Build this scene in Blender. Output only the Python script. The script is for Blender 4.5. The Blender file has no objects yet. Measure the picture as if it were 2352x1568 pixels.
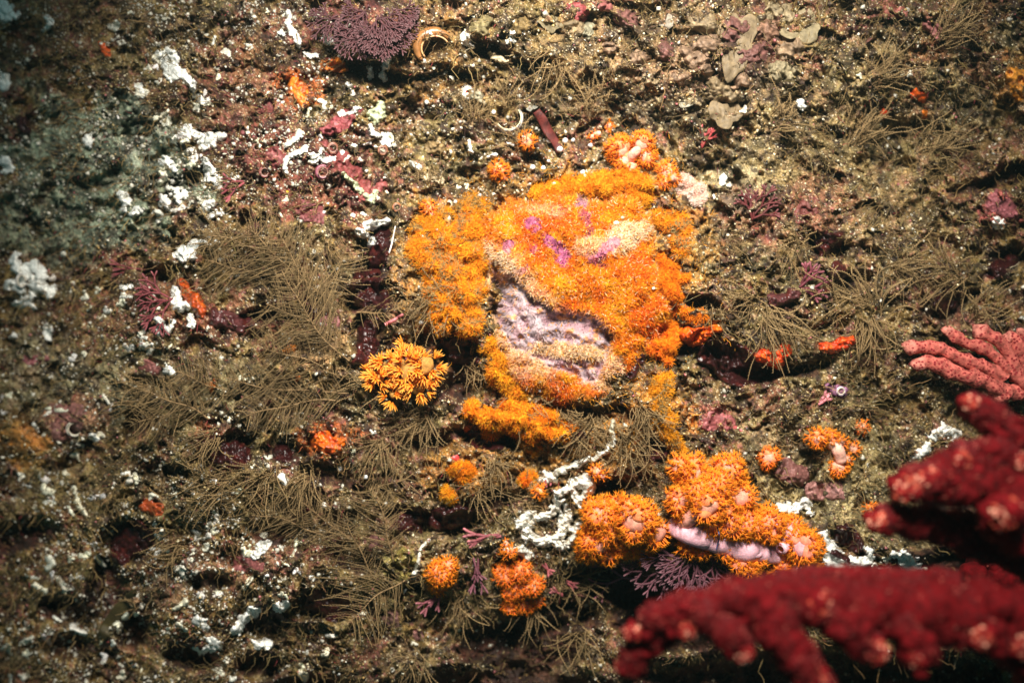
import bpy, math
import numpy as np
from mathutils import Vector

# ---------------------------------------------------------------- camera, water light, strobe
S = 0.64 / 2352.0          # metres per unit on the reference plane of the reef face
D = 0.56                   # distance from the camera to that plane
CU, CV = 1176.0, 784.0
scn = bpy.context.scene
cam_d = bpy.data.cameras.new('camera')
cam = bpy.data.objects.new('camera', cam_d)
scn.collection.objects.link(cam)
cam.location = (0, -D, 0)
cam.rotation_euler = (math.radians(90), 0, 0)
cam_d.sensor_width = 36
cam_d.lens = 36 * D / 0.64
cam_d.clip_start = 0.01
cam_d.clip_end = 50
cam_d.dof.use_dof = True
cam_d.dof.focus_distance = D - 0.03
cam_d.dof.aperture_fstop = 3.2
scn.camera = cam

world = bpy.data.worlds.new('World')
scn.world = world
world.use_nodes = True
bg = world.node_tree.nodes['Background']
bg.inputs[0].default_value = (0.17, 0.58, 0.60, 1)
bg.inputs[1].default_value = 0.105

sun_d = bpy.data.lights.new('daylight', 'SUN')
sun_d.energy = 0.22
sun_d.angle = math.radians(25)
sun_d.color = (0.55, 0.9, 1.0)
sun = bpy.data.objects.new('daylight', sun_d)
sun.rotation_euler = (math.radians(38), math.radians(-8), 0)
scn.collection.objects.link(sun)

strobe_d = bpy.data.lights.new('strobe', 'SPOT')
strobe_d.energy = 60.0
strobe_d.color = (1.0, 0.94, 0.84)
strobe_d.spot_size = math.radians(73)
strobe_d.spot_blend = 1.0
strobe_d.shadow_soft_size = 0.07
strobe = bpy.data.objects.new('strobe', strobe_d)
strobe.location = (0.02, -0.56, 0.40)
strobe.rotation_euler = (Vector((0.030, 0.0, 0.005)) - strobe.location).to_track_quat('-Z', 'Y').to_euler()
scn.collection.objects.link(strobe)

scn.view_settings.view_transform = 'Standard'
scn.view_settings.look = 'None'
scn.view_settings.exposure = 0.0
scn.view_settings.gamma = 1.0
scn.cycles.max_bounces = 5
scn.cycles.diffuse_bounces = 3
scn.cycles.glossy_bounces = 2
scn.cycles.transmission_bounces = 3
scn.cycles.use_denoising = True


# ---------------------------------------------------------------- noise
def _h(ix, iy, s):
    n = (ix * 374761393 + iy * 668265263 + s * 974711) & 0xffffffff
    n = ((n ^ (n >> 13)) * 1274126177) & 0xffffffff
    n = n ^ (n >> 16)
    return (n & 0xffffff) / float(0x1000000)

def vn(x, y, s=0):
    ix = np.floor(x).astype(np.int64); iy = np.floor(y).astype(np.int64)
    fx = x - ix; fy = y - iy
    fx = fx * fx * (3 - 2 * fx); fy = fy * fy * (3 - 2 * fy)
    a = _h(ix, iy, s); b = _h(ix + 1, iy, s); c = _h(ix, iy + 1, s); d = _h(ix + 1, iy + 1, s)
    return (a * (1 - fx) + b * fx) * (1 - fy) + (c * (1 - fx) + d * fx) * fy

def fbm(u, v, scale, octv=4, s=0, gain=.55):
    x = u / scale + 13.7 * s; y = v / scale - 7.1 * s
    t = 0; a = 1; w = 0
    for o in range(octv):
        t = t + a * vn(x, y, s * 17 + o); w += a
        x, y = (x * 1.62 + y * 1.18) , (-x * 1.18 + y * 1.62)
        a *= gain
    return t / w

def worley(u, v, scale, s=0):
    x = u / scale; y = v / scale
    ix = np.floor(x).astype(np.int64); iy = np.floor(y).astype(np.int64)
    d1 = np.full(np.shape(x), 9.0); cid = np.zeros(np.shape(x))
    for dx in (-1, 0, 1):
        for dy in (-1, 0, 1):
            jx = ix + dx; jy = iy + dy
            px = jx + _h(jx, jy, s); py = jy + _h(jx, jy, s + 91)
            d = (x - px) ** 2 + (y - py) ** 2
            m = d < d1
            d1 = np.where(m, d, d1); cid = np.where(m, _h(jx, jy, s + 7), cid)
    return np.sqrt(d1), cid

def sst(a, b, x):
    t = np.clip((x - a) / (b - a), 0, 1)
    return t * t * (3 - 2 * t)

def blob2(u, v, cu, cv, ru, rv, ang=0):
    a = math.radians(ang)
    x = (u - cu) * math.cos(a) + (v - cv) * math.sin(a)
    y = -(u - cu) * math.sin(a) + (v - cv) * math.cos(a)
    return np.sqrt((x / ru) ** 2 + (y / rv) ** 2)

# ---------------------------------------------------------------- relief of the reef face (all in reference units)
HOLES = [  # u, v, ru, rv, angle, depth
    (860, 172, 95, 30, 8, 55), (1125, 108, 60, 26, 10, 60), (1010, 98, 36, 26, -25, 40),
    (578, 505, 16, 34, -20, 60), (868, 590, 30, 90, 5, 70), (850, 690, 60, 42, 0, 90), (850, 780, 40, 60, 20, 50),
    (1040, 800, 50, 45, 0, 90), (1060, 870, 40, 50, 20, 90), (610, 735, 75, 20, -4, 70),
    (1120, 1005, 90, 24, 12, 80), (990, 1010, 60, 30, -5, 60), (520, 1035, 70, 44, -10, 55), (650, 1040, 60, 26, 5, 45),
    (940, 1185, 70, 30, 5, 90), (1040, 1200, 56, 30, -12, 90), (690, 1165, 40, 34, 0, 60), (620, 1230, 50, 26, 10, 50),
    (300, 1245, 64, 52, 10, 90), (240, 1350, 52, 70, 20, 95), (300, 1440, 45, 50, 0, 70), (750, 1385, 78, 36, 5, 95),
    (610, 1420, 56, 42, -10, 80), (430, 1500, 60, 36, 10, 80), (590, 1520, 70, 36, 0, 70), (1200, 1490, 150, 70, 0, 120),
    (1430, 1345, 150, 46, 4, 130), (1600, 1420, 200, 90, 0, 130), (1680, 832, 90, 44, 5, 95), (1610, 690, 60, 18, 14, 60),
    (1590, 790, 70, 22, -30, 70), (1790, 850, 110, 20, 4, 70), (2180, 700, 60, 30, -25, 60), (2330, 395, 70, 28, -20, 95), (2300, 590, 50, 30, 0, 60),
    (1900, 560, 60, 26, 10, 60), (1950, 640, 50, 26, 0, 60), (1858, 80, 28, 20, -30, 60), (2240, 430, 50, 24, -10, 50),
    (1948, 1235, 30, 34, 0, 55), (1925, 1285, 50, 18, 20, 35), (320, 965, 34, 44, 30, 60), (180, 1035, 60, 20, -35, 55),
    (50, 1235, 90, 34, -12, 70), (150, 1480, 60, 40, 0, 60), (1500, 1040, 44, 32, -30, 60), (1385, 950, 130, 22, 5, 45),
    (1128, 690, 9, 22, 0, 60), (450, 780, 40, 18, 0, 40), (360, 640, 40, 20, 0, 40), (150, 600, 60, 24, 0, 30),
    (2150, 560, 60, 30, 0, 35), (2090, 300, 60, 24, -30, 35), (2250, 1180, 170, 120, 0, 130), (2200, 1400, 260, 90, 0, 150),
    (800, 1290, 70, 26, 30, 50), (1300, 1420, 120, 40, 0, 70), (430, 420, 30, 40, 10, 35), (240, 420, 60, 18, -20, 35),
    (60, 100, 50, 30, 0, 35), (1900, 1590, 480, 95, 0, 170), (2200, 1330, 200, 90, 0, 150), (1150, 1600, 300, 70, 0, 120), (700, 1590, 160, 40, 0, 80), (150, 1400, 90, 34, 10, 70), (480, 1330, 60, 22, 0, 50), (380, 1080, 80, 20, 0, 45), (760, 1100, 70, 22, 10, 50), (1120, 1150, 60, 26, 0, 60), (1400, 1120, 50, 22, 0, 50), (1250, 300, 22, 50, -25, 20), (1290, 790, 18, 60, 0, 10),
]
BUMPS = [
    (1000, 640, 110, 150, 0, 48), (1180, 960, 130, 44, 8, 34), (1440, 440, 90, 90, 0, 26), (760, 560, 150, 80, 0, 12),
    (1600, 560, 120, 90, 0, 30), (1700, 160, 170, 150, -20, 45), (1500, 130, 200, 110, 0, 34), (1850, 1100, 260, 120, 8, 20),
    (1530, 900, 60, 90, 0, 20), (830, 60, 120, 60, 0, 50), (140, 960, 120, 60, -10, 40), (1250, 1150, 90, 90, 0, 25),
    (1720, 640, 130, 80, 10, 26), (700, 840, 120, 60, 0, 26), (430, 1130, 180, 60, 0, 24), (980, 1310, 160, 60, 0, 22),
    (2050, 120, 200, 120, -20, 30), (660, 1340, 120, 40, 0, 24), (420, 300, 140, 200, 0, 20),
]
def relief(u, v):
    wu = u + 70 * (fbm(u, v, 190, 3, 3) - .5) + 22 * (fbm(u, v, 42, 3, 5) - .5)
    wv = v + 70 * (fbm(u, v, 190, 3, 4) - .5) + 22 * (fbm(u, v, 42, 3, 6) - .5)
    h = -330 * sst(620, -260, u) - 60 * sst(250, -200, v) * sst(900, 200, u)
    h = h - 110 * sst(1150, 1650, v) - 90 * sst(1750, 2700, u) + 30 * sst(300, 0, v)
    h = h + 120 * (fbm(wu, wv, 330, 2, 11) - .5) + 62 * (fbm(wu, wv, 120, 3, 12) - .5)
    for (cu, cv, ru, rv, a, d) in BUMPS:
        h = h + d * np.exp(-blob2(wu, wv, cu, cv, ru, rv, a) ** 2)
    low = h.copy()
    for (cu, cv, ru, rv, a, d) in HOLES:
        e = 1 - sst(.55, 1.15, blob2(wu, wv, cu, cv, ru, rv, a))
        low = low - d * .6 * e
        h = h - d * e
    n = fbm(wu, wv, 58, 4, 21)
    crack = sst(.43, .33, n) * 34 + sst(.44, .34, fbm(wu, wv, 24, 3, 22)) * 20
    h = h - crack
    low = low - crack * .6
    f1, cid = worley(wu, wv, 34, 31)
    h = h + (1 - np.minimum(f1, 1)) * 15 * (cid > .25)
    f2, cid2 = worley(u + 6 * fbm(u, v, 12, 2, 8), v, 12, 33)
    h = h + (1 - np.minimum(f2, 1)) * 6 * (cid2 > .3)
    h = h + 20 * (fbm(u, v, 22, 4, 23, .62) - .5) + 7 * (fbm(u, v, 5.5, 2, 24) - .5)
    return h, low

def axis(lo, hi, step, out, k):
    mid = np.arange(lo, hi, step)
    ext = [step]
    while sum(ext) < out:
        ext.append(ext[-1] * k)
    e = np.cumsum(ext)
    return np.concatenate([lo - e[::-1], mid, mid[-1] + e])
UG = axis(-60, 2420, 2.35, 1500, 1.045)
VG = axis(-60, 1630, 2.35, 1300, 1.045)
UU, VV = np.meshgrid(UG, VG)
HH, HL = relief(UU, VV)

def samp(grid, u, v):
    u = np.asarray(u, float); v = np.asarray(v, float)
    iu = np.clip(np.searchsorted(UG, u) - 1, 0, len(UG) - 2); iv = np.clip(np.searchsorted(VG, v) - 1, 0, len(VG) - 2)
    fu = np.clip((u - UG[iu]) / (UG[iu + 1] - UG[iu]), 0, 1); fv = np.clip((v - VG[iv]) / (VG[iv + 1] - VG[iv]), 0, 1)
    return (grid[iv, iu] * (1 - fu) + grid[iv, iu + 1] * fu) * (1 - fv) + (grid[iv + 1, iu] * (1 - fu) + grid[iv + 1, iu + 1] * fu) * fv
Hs = lambda u, v: samp(HH, u, v)
Hl = lambda u, v: samp(HL, u, v)

def Q(u, v, h):
    """reference units to metres: the reef face is seen from the camera's distance D"""
    u = np.asarray(u, float); v = np.asarray(v, float); h = np.asarray(h, float) * S
    k = (D - h) / D
    return np.stack(np.broadcast_arrays((u - CU) * S * k, -h, -(v - CV) * S * k), -1)

# ---------------------------------------------------------------- mesh helpers
def make_obj(name, V, F, col, mat, parent=None, org=None, smooth=True):
    V = np.asarray(V, np.float32)
    if org is None:
        org = np.zeros(3); q = parent
        while q is not None: org = org + np.array(q.location); q = q.parent
    V = V - np.asarray(org, np.float32)
    Fs = [f for f in (F if isinstance(F, list) else [F]) if len(f)]
    loops = np.concatenate([np.asarray(f).ravel() for f in Fs]).astype(np.int32)
    cnt = np.concatenate([np.full(len(f), f.shape[1]) for f in Fs])
    me = bpy.data.meshes.new(name)
    me.vertices.add(len(V)); me.vertices.foreach_set('co', V.ravel())
    me.loops.add(len(loops)); me.loops.foreach_set('vertex_index', loops)
    me.polygons.add(len(cnt))
    me.polygons.foreach_set('loop_start', np.concatenate([[0], np.cumsum(cnt)[:-1]]).astype(np.int32))
    if smooth: me.polygons.foreach_set('use_smooth', np.ones(len(cnt), bool))
    me.update(calc_edges=True)
    col = np.asarray(col, np.float32)
    c4 = np.ones((len(V), 4), np.float32); c4[:, :3] = col
    at = me.color_attributes.new('tint', 'FLOAT_COLOR', 'POINT')
    at.data.foreach_set('color', c4.ravel())
    me.materials.append(mat)
    o = bpy.data.objects.new(name, me)
    scn.collection.objects.link(o)
    if parent is not None:
        o.parent = parent
    else:
        o.location = org
    return o

THINGS = []
def tag(o, label, cat, group=None, kind=None, uv=None):
    o['label'] = label
    if cat: o['category'] = cat
    if group: o['group'] = group
    if kind: o['kind'] = kind
    if uv is not None: THINGS.append((o, uv))
    return o

def thing(name, label, cat, pos, group=None, uv=None):
    o = bpy.data.objects.new(name, None)
    o.empty_display_size = 0.005
    o.location = tuple(float(a) for a in pos)
    scn.collection.objects.link(o)
    return tag(o, label, cat, group, uv=uv)

class MB:
    def __init__(s): s.V = []; s.F = []; s.C = []; s.n = 0
    def add(s, V, F, C):
        V = np.asarray(V, float).reshape(-1, 3)
        C = np.broadcast_to(np.asarray(C, float), (len(V), 3)) if np.ndim(C) < 2 else np.asarray(C, float)
        s.V.append(V); s.C.append(C); s.F += [np.asarray(f) + s.n for f in (F if isinstance(F, list) else [F])]
        s.n += len(V)
    def build(s, name, mat, parent=None, org=None, smooth=True):
        V = np.concatenate(s.V)
        q = [f for f in s.F if f.shape[1] == 4]; t = [f for f in s.F if f.shape[1] == 3]
        F = ([np.concatenate(q)] if q else []) + ([np.concatenate(t)] if t else [])
        return make_obj(name, V, F, np.concatenate(s.C), mat, parent, org, smooth)
    # many tubes at once: P (n,k,3), R (n,k)
    def tubes(s, P, R, C, sides=3, cap=False):
        P = np.asarray(P, float); n, k, _ = P.shape
        R = np.broadcast_to(R, (n, k))
        T = np.gradient(P, axis=1)
        T /= np.linalg.norm(T, axis=2, keepdims=True) + 1e-12
        ref = np.where(np.abs(T[:, :1, 1:2]) > .9, np.array([1., 0, 0]), np.array([0, 1., 0]))
        A = np.cross(T, ref); A /= np.linalg.norm(A, axis=2, keepdims=True) + 1e-12
        B = np.cross(T, A)
        th = np.arange(sides) * 2 * math.pi / sides
        V = P[:, :, None] + R[:, :, None, None] * (np.cos(th)[:, None] * A[:, :, None] + np.sin(th)[:, None] * B[:, :, None])
        base = (np.arange(n) * k * sides)[:, None, None]
        i = np.arange(k - 1)[None, :, None] * sides; j = np.arange(sides)[None, None, :]; j2 = (j + 1) % sides
        F = np.stack(np.broadcast_arrays(base + i + j, base + i + j2, base + i + sides + j2, base + i + sides + j), -1).reshape(-1, 4)
        C = np.asarray(C, float)
        if C.ndim == 1: Cv = np.broadcast_to(C, (n, k, sides, 3))
        elif C.ndim == 2: Cv = np.broadcast_to(C[:, None, None], (n, k, sides, 3))
        else: Cv = np.broadcast_to(C[:, :, None], (n, k, sides, 3))
        Fl = [F]
        Vf = V.reshape(-1, 3); Cf = Cv.reshape(-1, 3)
        if cap:
            tipv = P[:, -1] + T[:, -1] * R[:, -1:] * .8
            m = n * k * sides
            b = (np.arange(n) * k * sides)[:, None] + (k - 1) * sides
            jj = np.arange(sides)[None]
            Fl.append(np.stack([b + jj, b + (jj + 1) % sides, np.broadcast_to((m + np.arange(n))[:, None], (n, sides))], -1).reshape(-1, 3))
            Vf = np.concatenate([Vf, tipv]); Cf = np.concatenate([Cf, Cv[:, -1, 0]])
        s.add(Vf, Fl, Cf)
    def spikes(s, B, Dr, L, R, c0, c1, bend=None):
        B = np.asarray(B, float); n = len(B)
        Dr = Dr / (np.linalg.norm(Dr, axis=1, keepdims=True) + 1e-12)
        ref = np.where(np.abs(Dr[:, 1:2]) > .9, np.array([1., 0, 0]), np.array([0, 1., 0]))
        A = np.cross(Dr, ref); A /= np.linalg.norm(A, axis=1, keepdims=True); Bn = np.cross(Dr, A)
        R = np.broadcast_to(R, (n,))[:, None]; L = np.broadcast_to(L, (n,))[:, None]
        v = [B + R * (math.cos(a) * A + math.sin(a) * Bn) for a in (0, 2.1, 4.2)]
        tip = B + Dr * L
        if bend is not None: tip = tip + bend
        V = np.stack(v + [tip], 1).reshape(-1, 3)
        b = np.arange(n)[:, None] * 4
        F = np.concatenate([b + np.array([[0, 1, 3]]), b + np.array([[1, 2, 3]]), b + np.array([[2, 0, 3]])])
        c0 = np.broadcast_to(c0, (n, 3)); c1 = np.broadcast_to(c1, (n, 3))
        s.add(V, F, np.stack([c0, c0, c0, c1], 1).reshape(-1, 3))
    def ball(s, c, r, col, seg=12, amp=.12, freq=2.5, seed=0, scale=(1, 1, 1), n2=None):
        """closed uneven lump; r in metres"""
        a = np.linspace(0, math.pi, seg + 1)[1:-1]; b = np.arange(2 * seg) * math.pi / seg
        AA, BB = np.meshgrid(a, b, indexing='ij')
        d = np.stack([np.sin(AA) * np.cos(BB), np.cos(AA), np.sin(AA) * np.sin(BB)], -1).reshape(-1, 3)
        d = np.concatenate([d, [[0, 1, 0], [0, -1, 0]]])
        r_ = np.random.default_rng(seed)
        k = r_.normal(size=(7, 3)) * freq; ph = r_.uniform(0, 6.3, 7)
        f = 1 + amp * np.sin(d @ k.T + ph).mean(1) * 2
        V = np.asarray(c) + d * f[:, None] * r * np.asarray(scale)
        na = seg - 1; nb = 2 * seg
        i = np.arange(na - 1)[:, None] * nb; j = np.arange(nb)[None]; j2 = (j + 1) % nb
        F4 = np.stack([i + j, i + j2, i + nb + j2, i + nb + j], -1).reshape(-1, 4)
        jj = np.arange(nb); j3 = (jj + 1) % nb
        F3 = np.concatenate([np.stack([jj * 0 + na * nb, j3, jj], -1), np.stack([jj * 0 + na * nb + 1, (na - 1) * nb + jj, (na - 1) * nb + j3], -1)])
        s.add(V, [F4, F3], col)

# ---------------------------------------------------------------- materials
def mat(name, rough=.75, var=.45, vscale=900, bump=.35, bscale=2200, spec=.35, sss=0, coat=0, dots=None, hue=None, trans=0):
    m = bpy.data.materials.new(name); m.use_nodes = True
    nt = m.node_tree; N = nt.nodes; L = nt.links
    p = N['Principled BSDF']
    at = N.new('ShaderNodeAttribute'); at.attribute_name = 'tint'
    tc = N.new('ShaderNodeTexCoord')
    nz = N.new('ShaderNodeTexNoise'); nz.inputs['Scale'].default_value = vscale; nz.inputs['Detail'].default_value = 4
    L.new(tc.outputs['Object'], nz.inputs['Vector'])
    mr = N.new('ShaderNodeMapRange'); mr.inputs[1].default_value = .3; mr.inputs[2].default_value = .7
    mr.inputs[3].default_value = 1 - var; mr.inputs[4].default_value = 1 + var
    L.new(nz.outputs['Fac'], mr.inputs[0])
    mx = N.new('ShaderNodeVectorMath'); mx.operation = 'SCALE'
    L.new(at.outputs['Color'], mx.inputs[0]); L.new(mr.outputs[0], mx.inputs['Scale'])
    out = mx.outputs[0]
    if dots is not None:
        sc, rad, dc = dots
        vo = N.new('ShaderNodeTexVoronoi'); vo.inputs['Scale'].default_value = sc
        L.new(tc.outputs['Object'], vo.inputs['Vector'])
        m2 = N.new('ShaderNodeMapRange'); m2.inputs[1].default_value = rad; m2.inputs[2].default_value = rad * 1.5
        m2.inputs[3].default_value = 1; m2.inputs[4].default_value = 0
        L.new(vo.outputs['Distance'], m2.inputs[0])
        mm = N.new('ShaderNodeMix'); mm.data_type = 'RGBA'
        L.new(m2.outputs[0], mm.inputs['Factor']); L.new(out, mm.inputs['A']); mm.inputs['B'].default_value = (*dc, 1)
        out = mm.outputs['Result']
    L.new(out, p.inputs['Base Color'])
    p.inputs['Roughness'].default_value = rough
    p.inputs['Specular IOR Level'].default_value = spec
    if sss:
        p.inputs['Subsurface Weight'].default_value = sss
        p.inputs['Subsurface Radius'].default_value = (1, .45, .25)
        p.inputs['Subsurface Scale'].default_value = .003
    if coat:
        p.inputs['Coat Weight'].default_value = coat; p.inputs['Coat Roughness'].default_value = .15
    if trans:
        p.inputs['Transmission Weight'].default_value = trans
        p.inputs['IOR'].default_value = 1.05
    if bump:
        n2 = N.new('ShaderNodeTexNoise'); n2.inputs['Scale'].default_value = bscale; n2.inputs['Detail'].default_value = 3
        L.new(tc.outputs['Object'], n2.inputs['Vector'])
        bp = N.new('ShaderNodeBump'); bp.inputs['Strength'].default_value = bump; bp.inputs['Distance'].default_value = .0006
        L.new(n2.outputs['Fac'], bp.inputs['Height']); L.new(bp.outputs[0], p.inputs['Normal'])
    return m

M_REEF = mat('reef_rock', .7, .55, 1400, .6, 1900)
M_TURF = mat('algal_turf', .7, .25, 500, 0, spec=.3)
M_GRAIN = mat('shell_sand', .35, .3, 600, 0, spec=.8)
M_FUZZ = mat('polyp_fuzz', .6, .15, 300, 0, spec=.25)
M_CRUST = mat('orange_crust', .65, .3, 700, .5, 1600)
M_WHITE = mat('white_crust', .6, .38, 420, .5, 1100, dots=(1300, .16, (.26, .21, .14)))
M_MAROON = mat('maroon_sponge', .35, .5, 500, .3, 900, spec=.5, dots=(900, .07, (.30, .24, .2)))
M_RED = mat('red_sponge', .4, .4, 350, .5, 900, spec=.5)
M_PINKALGA = mat('pink_coralline', .6, .3, 700, .3, 1500)
M_FLESH = mat('coral_flesh', .8, .28, 420, .5, 1300, spec=.15, sss=.3)
M_HYDROID = mat('hydroid', .7, .2, 600, 0, spec=.25)
M_REDCORAL = mat('red_coral', .85, .5, 320, .9, 800, spec=.12)
M_FINGER = mat('finger_sponge', .9, .6, 300, 1.0, 900, spec=.12, dots=(460, .27, (.22, .02, .025)))
M_PLATE = mat('plate_alga', .6, .25, 500, .4, 1200)
M_SHELL = mat('shell', .35, .3, 300, .2, 900, spec=.6)

# ---------------------------------------------------------------- the reef face
def mixc(c, m, col):
    m = np.asarray(m)[..., None]
    return c * (1 - m) + np.asarray(col, float) * m

TINTS = [  # u, v, ru, rv, angle, colour, strength, breakup scale
    (230, 380, 230, 150, 25, (.25, .325, .285), .95, 60), (110, 520, 170, 90, 0, (.22, .28, .24), .8, 60), (350, 330, 70, 60, 20, (.36, .43, .41), .9, 40), (90, 900, 200, 120, 0, (.24, .24, .17), .5, 50),
    (700, 390, 190, 110, 10, (.20, .045, .05), .7, 24), (560, 220, 120, 150, 30, (.20, .06, .06), .5, 24),
    (690, 205, 60, 50, 0, (.50, .13, .03), .75, 22), (775, 150, 36, 20, 0, (.62, .18, .03), .8, 16),
    (830, 60, 130, 60, 10, (.20, .05, .07), .6, 30), (1000, 130, 80, 90, 0, (.30, .16, .05), .6, 40),
    (1500, 130, 260, 130, 0, (.24, .16, .095), .65, 50), (1650, 190, 170, 130, 0, (.27, .17, .12), .6, 40),
    (1730, 130, 70, 60, 0, (.17, .06, .05), .5, 30), (1200, 140, 180, 120, 0, (.22, .17, .075), .5, 40),
    (1690, 430, 90, 50, 10, (.36, .37, .29), .75, 34), (1850, 420, 260, 150, 10, (.32, .25, .14), .5, 40),
    (1560, 250, 160, 40, 0, (.30, .28, .19), .5, 40), (2000, 250, 300, 160, -20, (.27, .22, .12), .45, 40),
    (1900, 1080, 230, 110, 8, (.33, .28, .15), .8, 40), (2000, 1180, 170, 70, 20, (.33, .29, .17), .7, 30),
    (1840, 1010, 120, 40, 10, (.26, .18, .12), .6, 30), (1640, 965, 50, 34, 20, (.45, .11, .12), .6, 22),
    (2300, 480, 50, 40, 0, (.48, .12, .14), .8, 22), (2180, 90, 140, 40, -30, (.30, .10, .06), .4, 30),
    (2330, 180, 60, 90, 0, (.42, .22, .06), .6, 40), (1720, 500, 110, 70, 0, (.20, .04, .045), .45, 22),
    (1890, 470, 90, 80, 0, (.22, .05, .05), .5, 22), (2260, 150, 60, 40, 0, (.35, .10, .07), .4, 22),
    (1250, 480, 260, 90, -6, (.50, .26, .05), .5, 40), (1560, 560, 90, 120, 20, (.48, .25, .05), .5, 34),
    (1020, 660, 130, 170, 0, (.46, .24, .05), .55, 34), (1500, 960, 90, 110, 20, (.56, .24, .03), .65, 26),
    (1280, 1010, 200, 60, 6, (.50, .24, .04), .55, 30), (1240, 1080, 190, 60, 0, (.42, .22, .05), .5, 30),
    (1050, 1090, 90, 70, 0, (.45, .22, .05), .55, 26), (750, 1010, 70, 46, 0, (.55, .13, .02), .7, 20),
    (740, 800, 90, 50, 0, (.48, .30, .16), .6, 30), (500, 740, 120, 40, 0, (.25, .05, .04), .5, 30),
    (350, 700, 120, 80, 0, (.24, .08, .07), .45, 30), (180, 960, 70, 50, 0, (.42, .20, .14), .7, 40),
    (60, 1000, 60, 60, 0, (.48, .24, .05), .7, 40), (330, 1140, 260, 80, 5, (.24, .20, .10), .6, 40),
    (380, 870, 280, 70, 4, (.20, .19, .13), .5, 40), (600, 1150, 140, 60, 0, (.20, .15, .08), .4, 40),
    (420, 1330, 80, 40, -20, (.30, .22, .19), .5, 26), (560, 1290, 120, 60, 0, (.25, .10, .08), .4, 26),
    (480, 1010, 30, 50, 0, (.30, .05, .02), .6, 16), (850, 1340, 120, 60, 0, (.25, .20, .09), .5, 30),
    (920, 1290, 40, 40, 0, (.28, .26, .08), .7, 30), (350, 1370, 80, 40, 0, (.22, .12, .08), .5, 26),
]
def reef_colour(u, v, h, low):
    n1 = fbm(u, v, 46, 3, 41); n2 = fbm(u, v, 15, 3, 42); n3 = fbm(u, v, 150, 2, 43)
    c = np.empty(u.shape + (3,)); c[:] = (.165, .112, .038)
    c = mixc(c, sst(.42, .66, n1), (.25, .175, .07))
    c = mixc(c, sst(.45, .3, n3) * .6, (.105, .060, .032))
    c = mixc(c, sst(.50, .62, fbm(u, v, 34, 4, 44)) * .6, (.19, .062, .06))
    c = mixc(c, sst(.58, .66, fbm(u, v, 13, 3, 49)) * .6, (.27, .10, .11))
    c = mixc(c, sst(.52, .64, fbm(u, v, 64, 3, 45)) * .45, (.15, .155, .085))
    c = mixc(c, sst(.6, .7, n2) * .55, (.40, .32, .19))
    for i, (cu, cv, ru, rv, a, col, st, bs) in enumerate(TINTS):
        ext = max(ru, rv) * 1.7
        iu0, iu1 = np.searchsorted(u[0], [cu - ext, cu + ext]); iv0, iv1 = np.searchsorted(v[:, 0], [cv - ext, cv + ext])
        if iu1 - iu0 < 2 or iv1 - iv0 < 2: continue
        sl = (slice(iv0, iv1), slice(iu0, iu1))
        uu, vv = u[sl], v[sl]
        e = 1.15 - blob2(uu, vv, cu, cv, ru, rv, a) + 1.5 * (fbm(uu, vv, bs, 4, 50 + i) - .5)
        c[sl] = mixc(c[sl], sst(0, .35, e) * st, col)
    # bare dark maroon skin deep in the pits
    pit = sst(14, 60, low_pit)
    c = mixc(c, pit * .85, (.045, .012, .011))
    c = c * (.30 + .95 * sst(.32, .66, fbm(u, v, 26, 4, 47)))[..., None] * np.array([.95, .86, .68])
    c = mixc(c, sst(.40, .33, fbm(u, v, 13, 3, 48)) * .8, (.03, .016, .012))
    g = _h((u * 1.3).astype(np.int64), (v * 1.3).astype(np.int64), 5)
    c = c * (.62 + .76 * g)[..., None]
    c = mixc(c, (g > .955) * .7 * (1 - pit), (.66, .56, .38))
    c = mixc(c, (g < .06) * .6, (.03, .022, .015))
    return c
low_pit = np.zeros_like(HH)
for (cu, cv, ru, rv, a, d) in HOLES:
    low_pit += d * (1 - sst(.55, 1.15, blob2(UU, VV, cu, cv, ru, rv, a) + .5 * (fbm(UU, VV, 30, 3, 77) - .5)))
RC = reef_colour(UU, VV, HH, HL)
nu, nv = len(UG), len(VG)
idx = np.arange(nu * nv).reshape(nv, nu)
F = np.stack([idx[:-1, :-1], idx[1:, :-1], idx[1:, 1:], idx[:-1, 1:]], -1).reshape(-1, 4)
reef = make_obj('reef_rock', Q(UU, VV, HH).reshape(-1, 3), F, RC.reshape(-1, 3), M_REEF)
tag(reef, 'rough rocky reef face under turf and shell sand', None, kind='structure')
def samp3(u, v):
    iu = np.clip(np.searchsorted(UG, u), 0, nu - 1); iv = np.clip(np.searchsorted(VG, v), 0, nv - 1)
    return RC[iv, iu]
PIT = lambda u, v: samp(low_pit, u, v)
def surf_n(u, v, e=5):
    hx = (Hl(u + e, v) - Hl(u - e, v)) / (2 * e); hv = (Hl(u, v + e) - Hl(u, v - e)) / (2 * e)
    n = np.stack([-hx, -np.ones_like(hx), hv], -1)
    return n / np.linalg.norm(n, axis=-1, keepdims=True)
def unit(v): return v / (np.linalg.norm(v, axis=-1, keepdims=True) + 1e-12)

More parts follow.
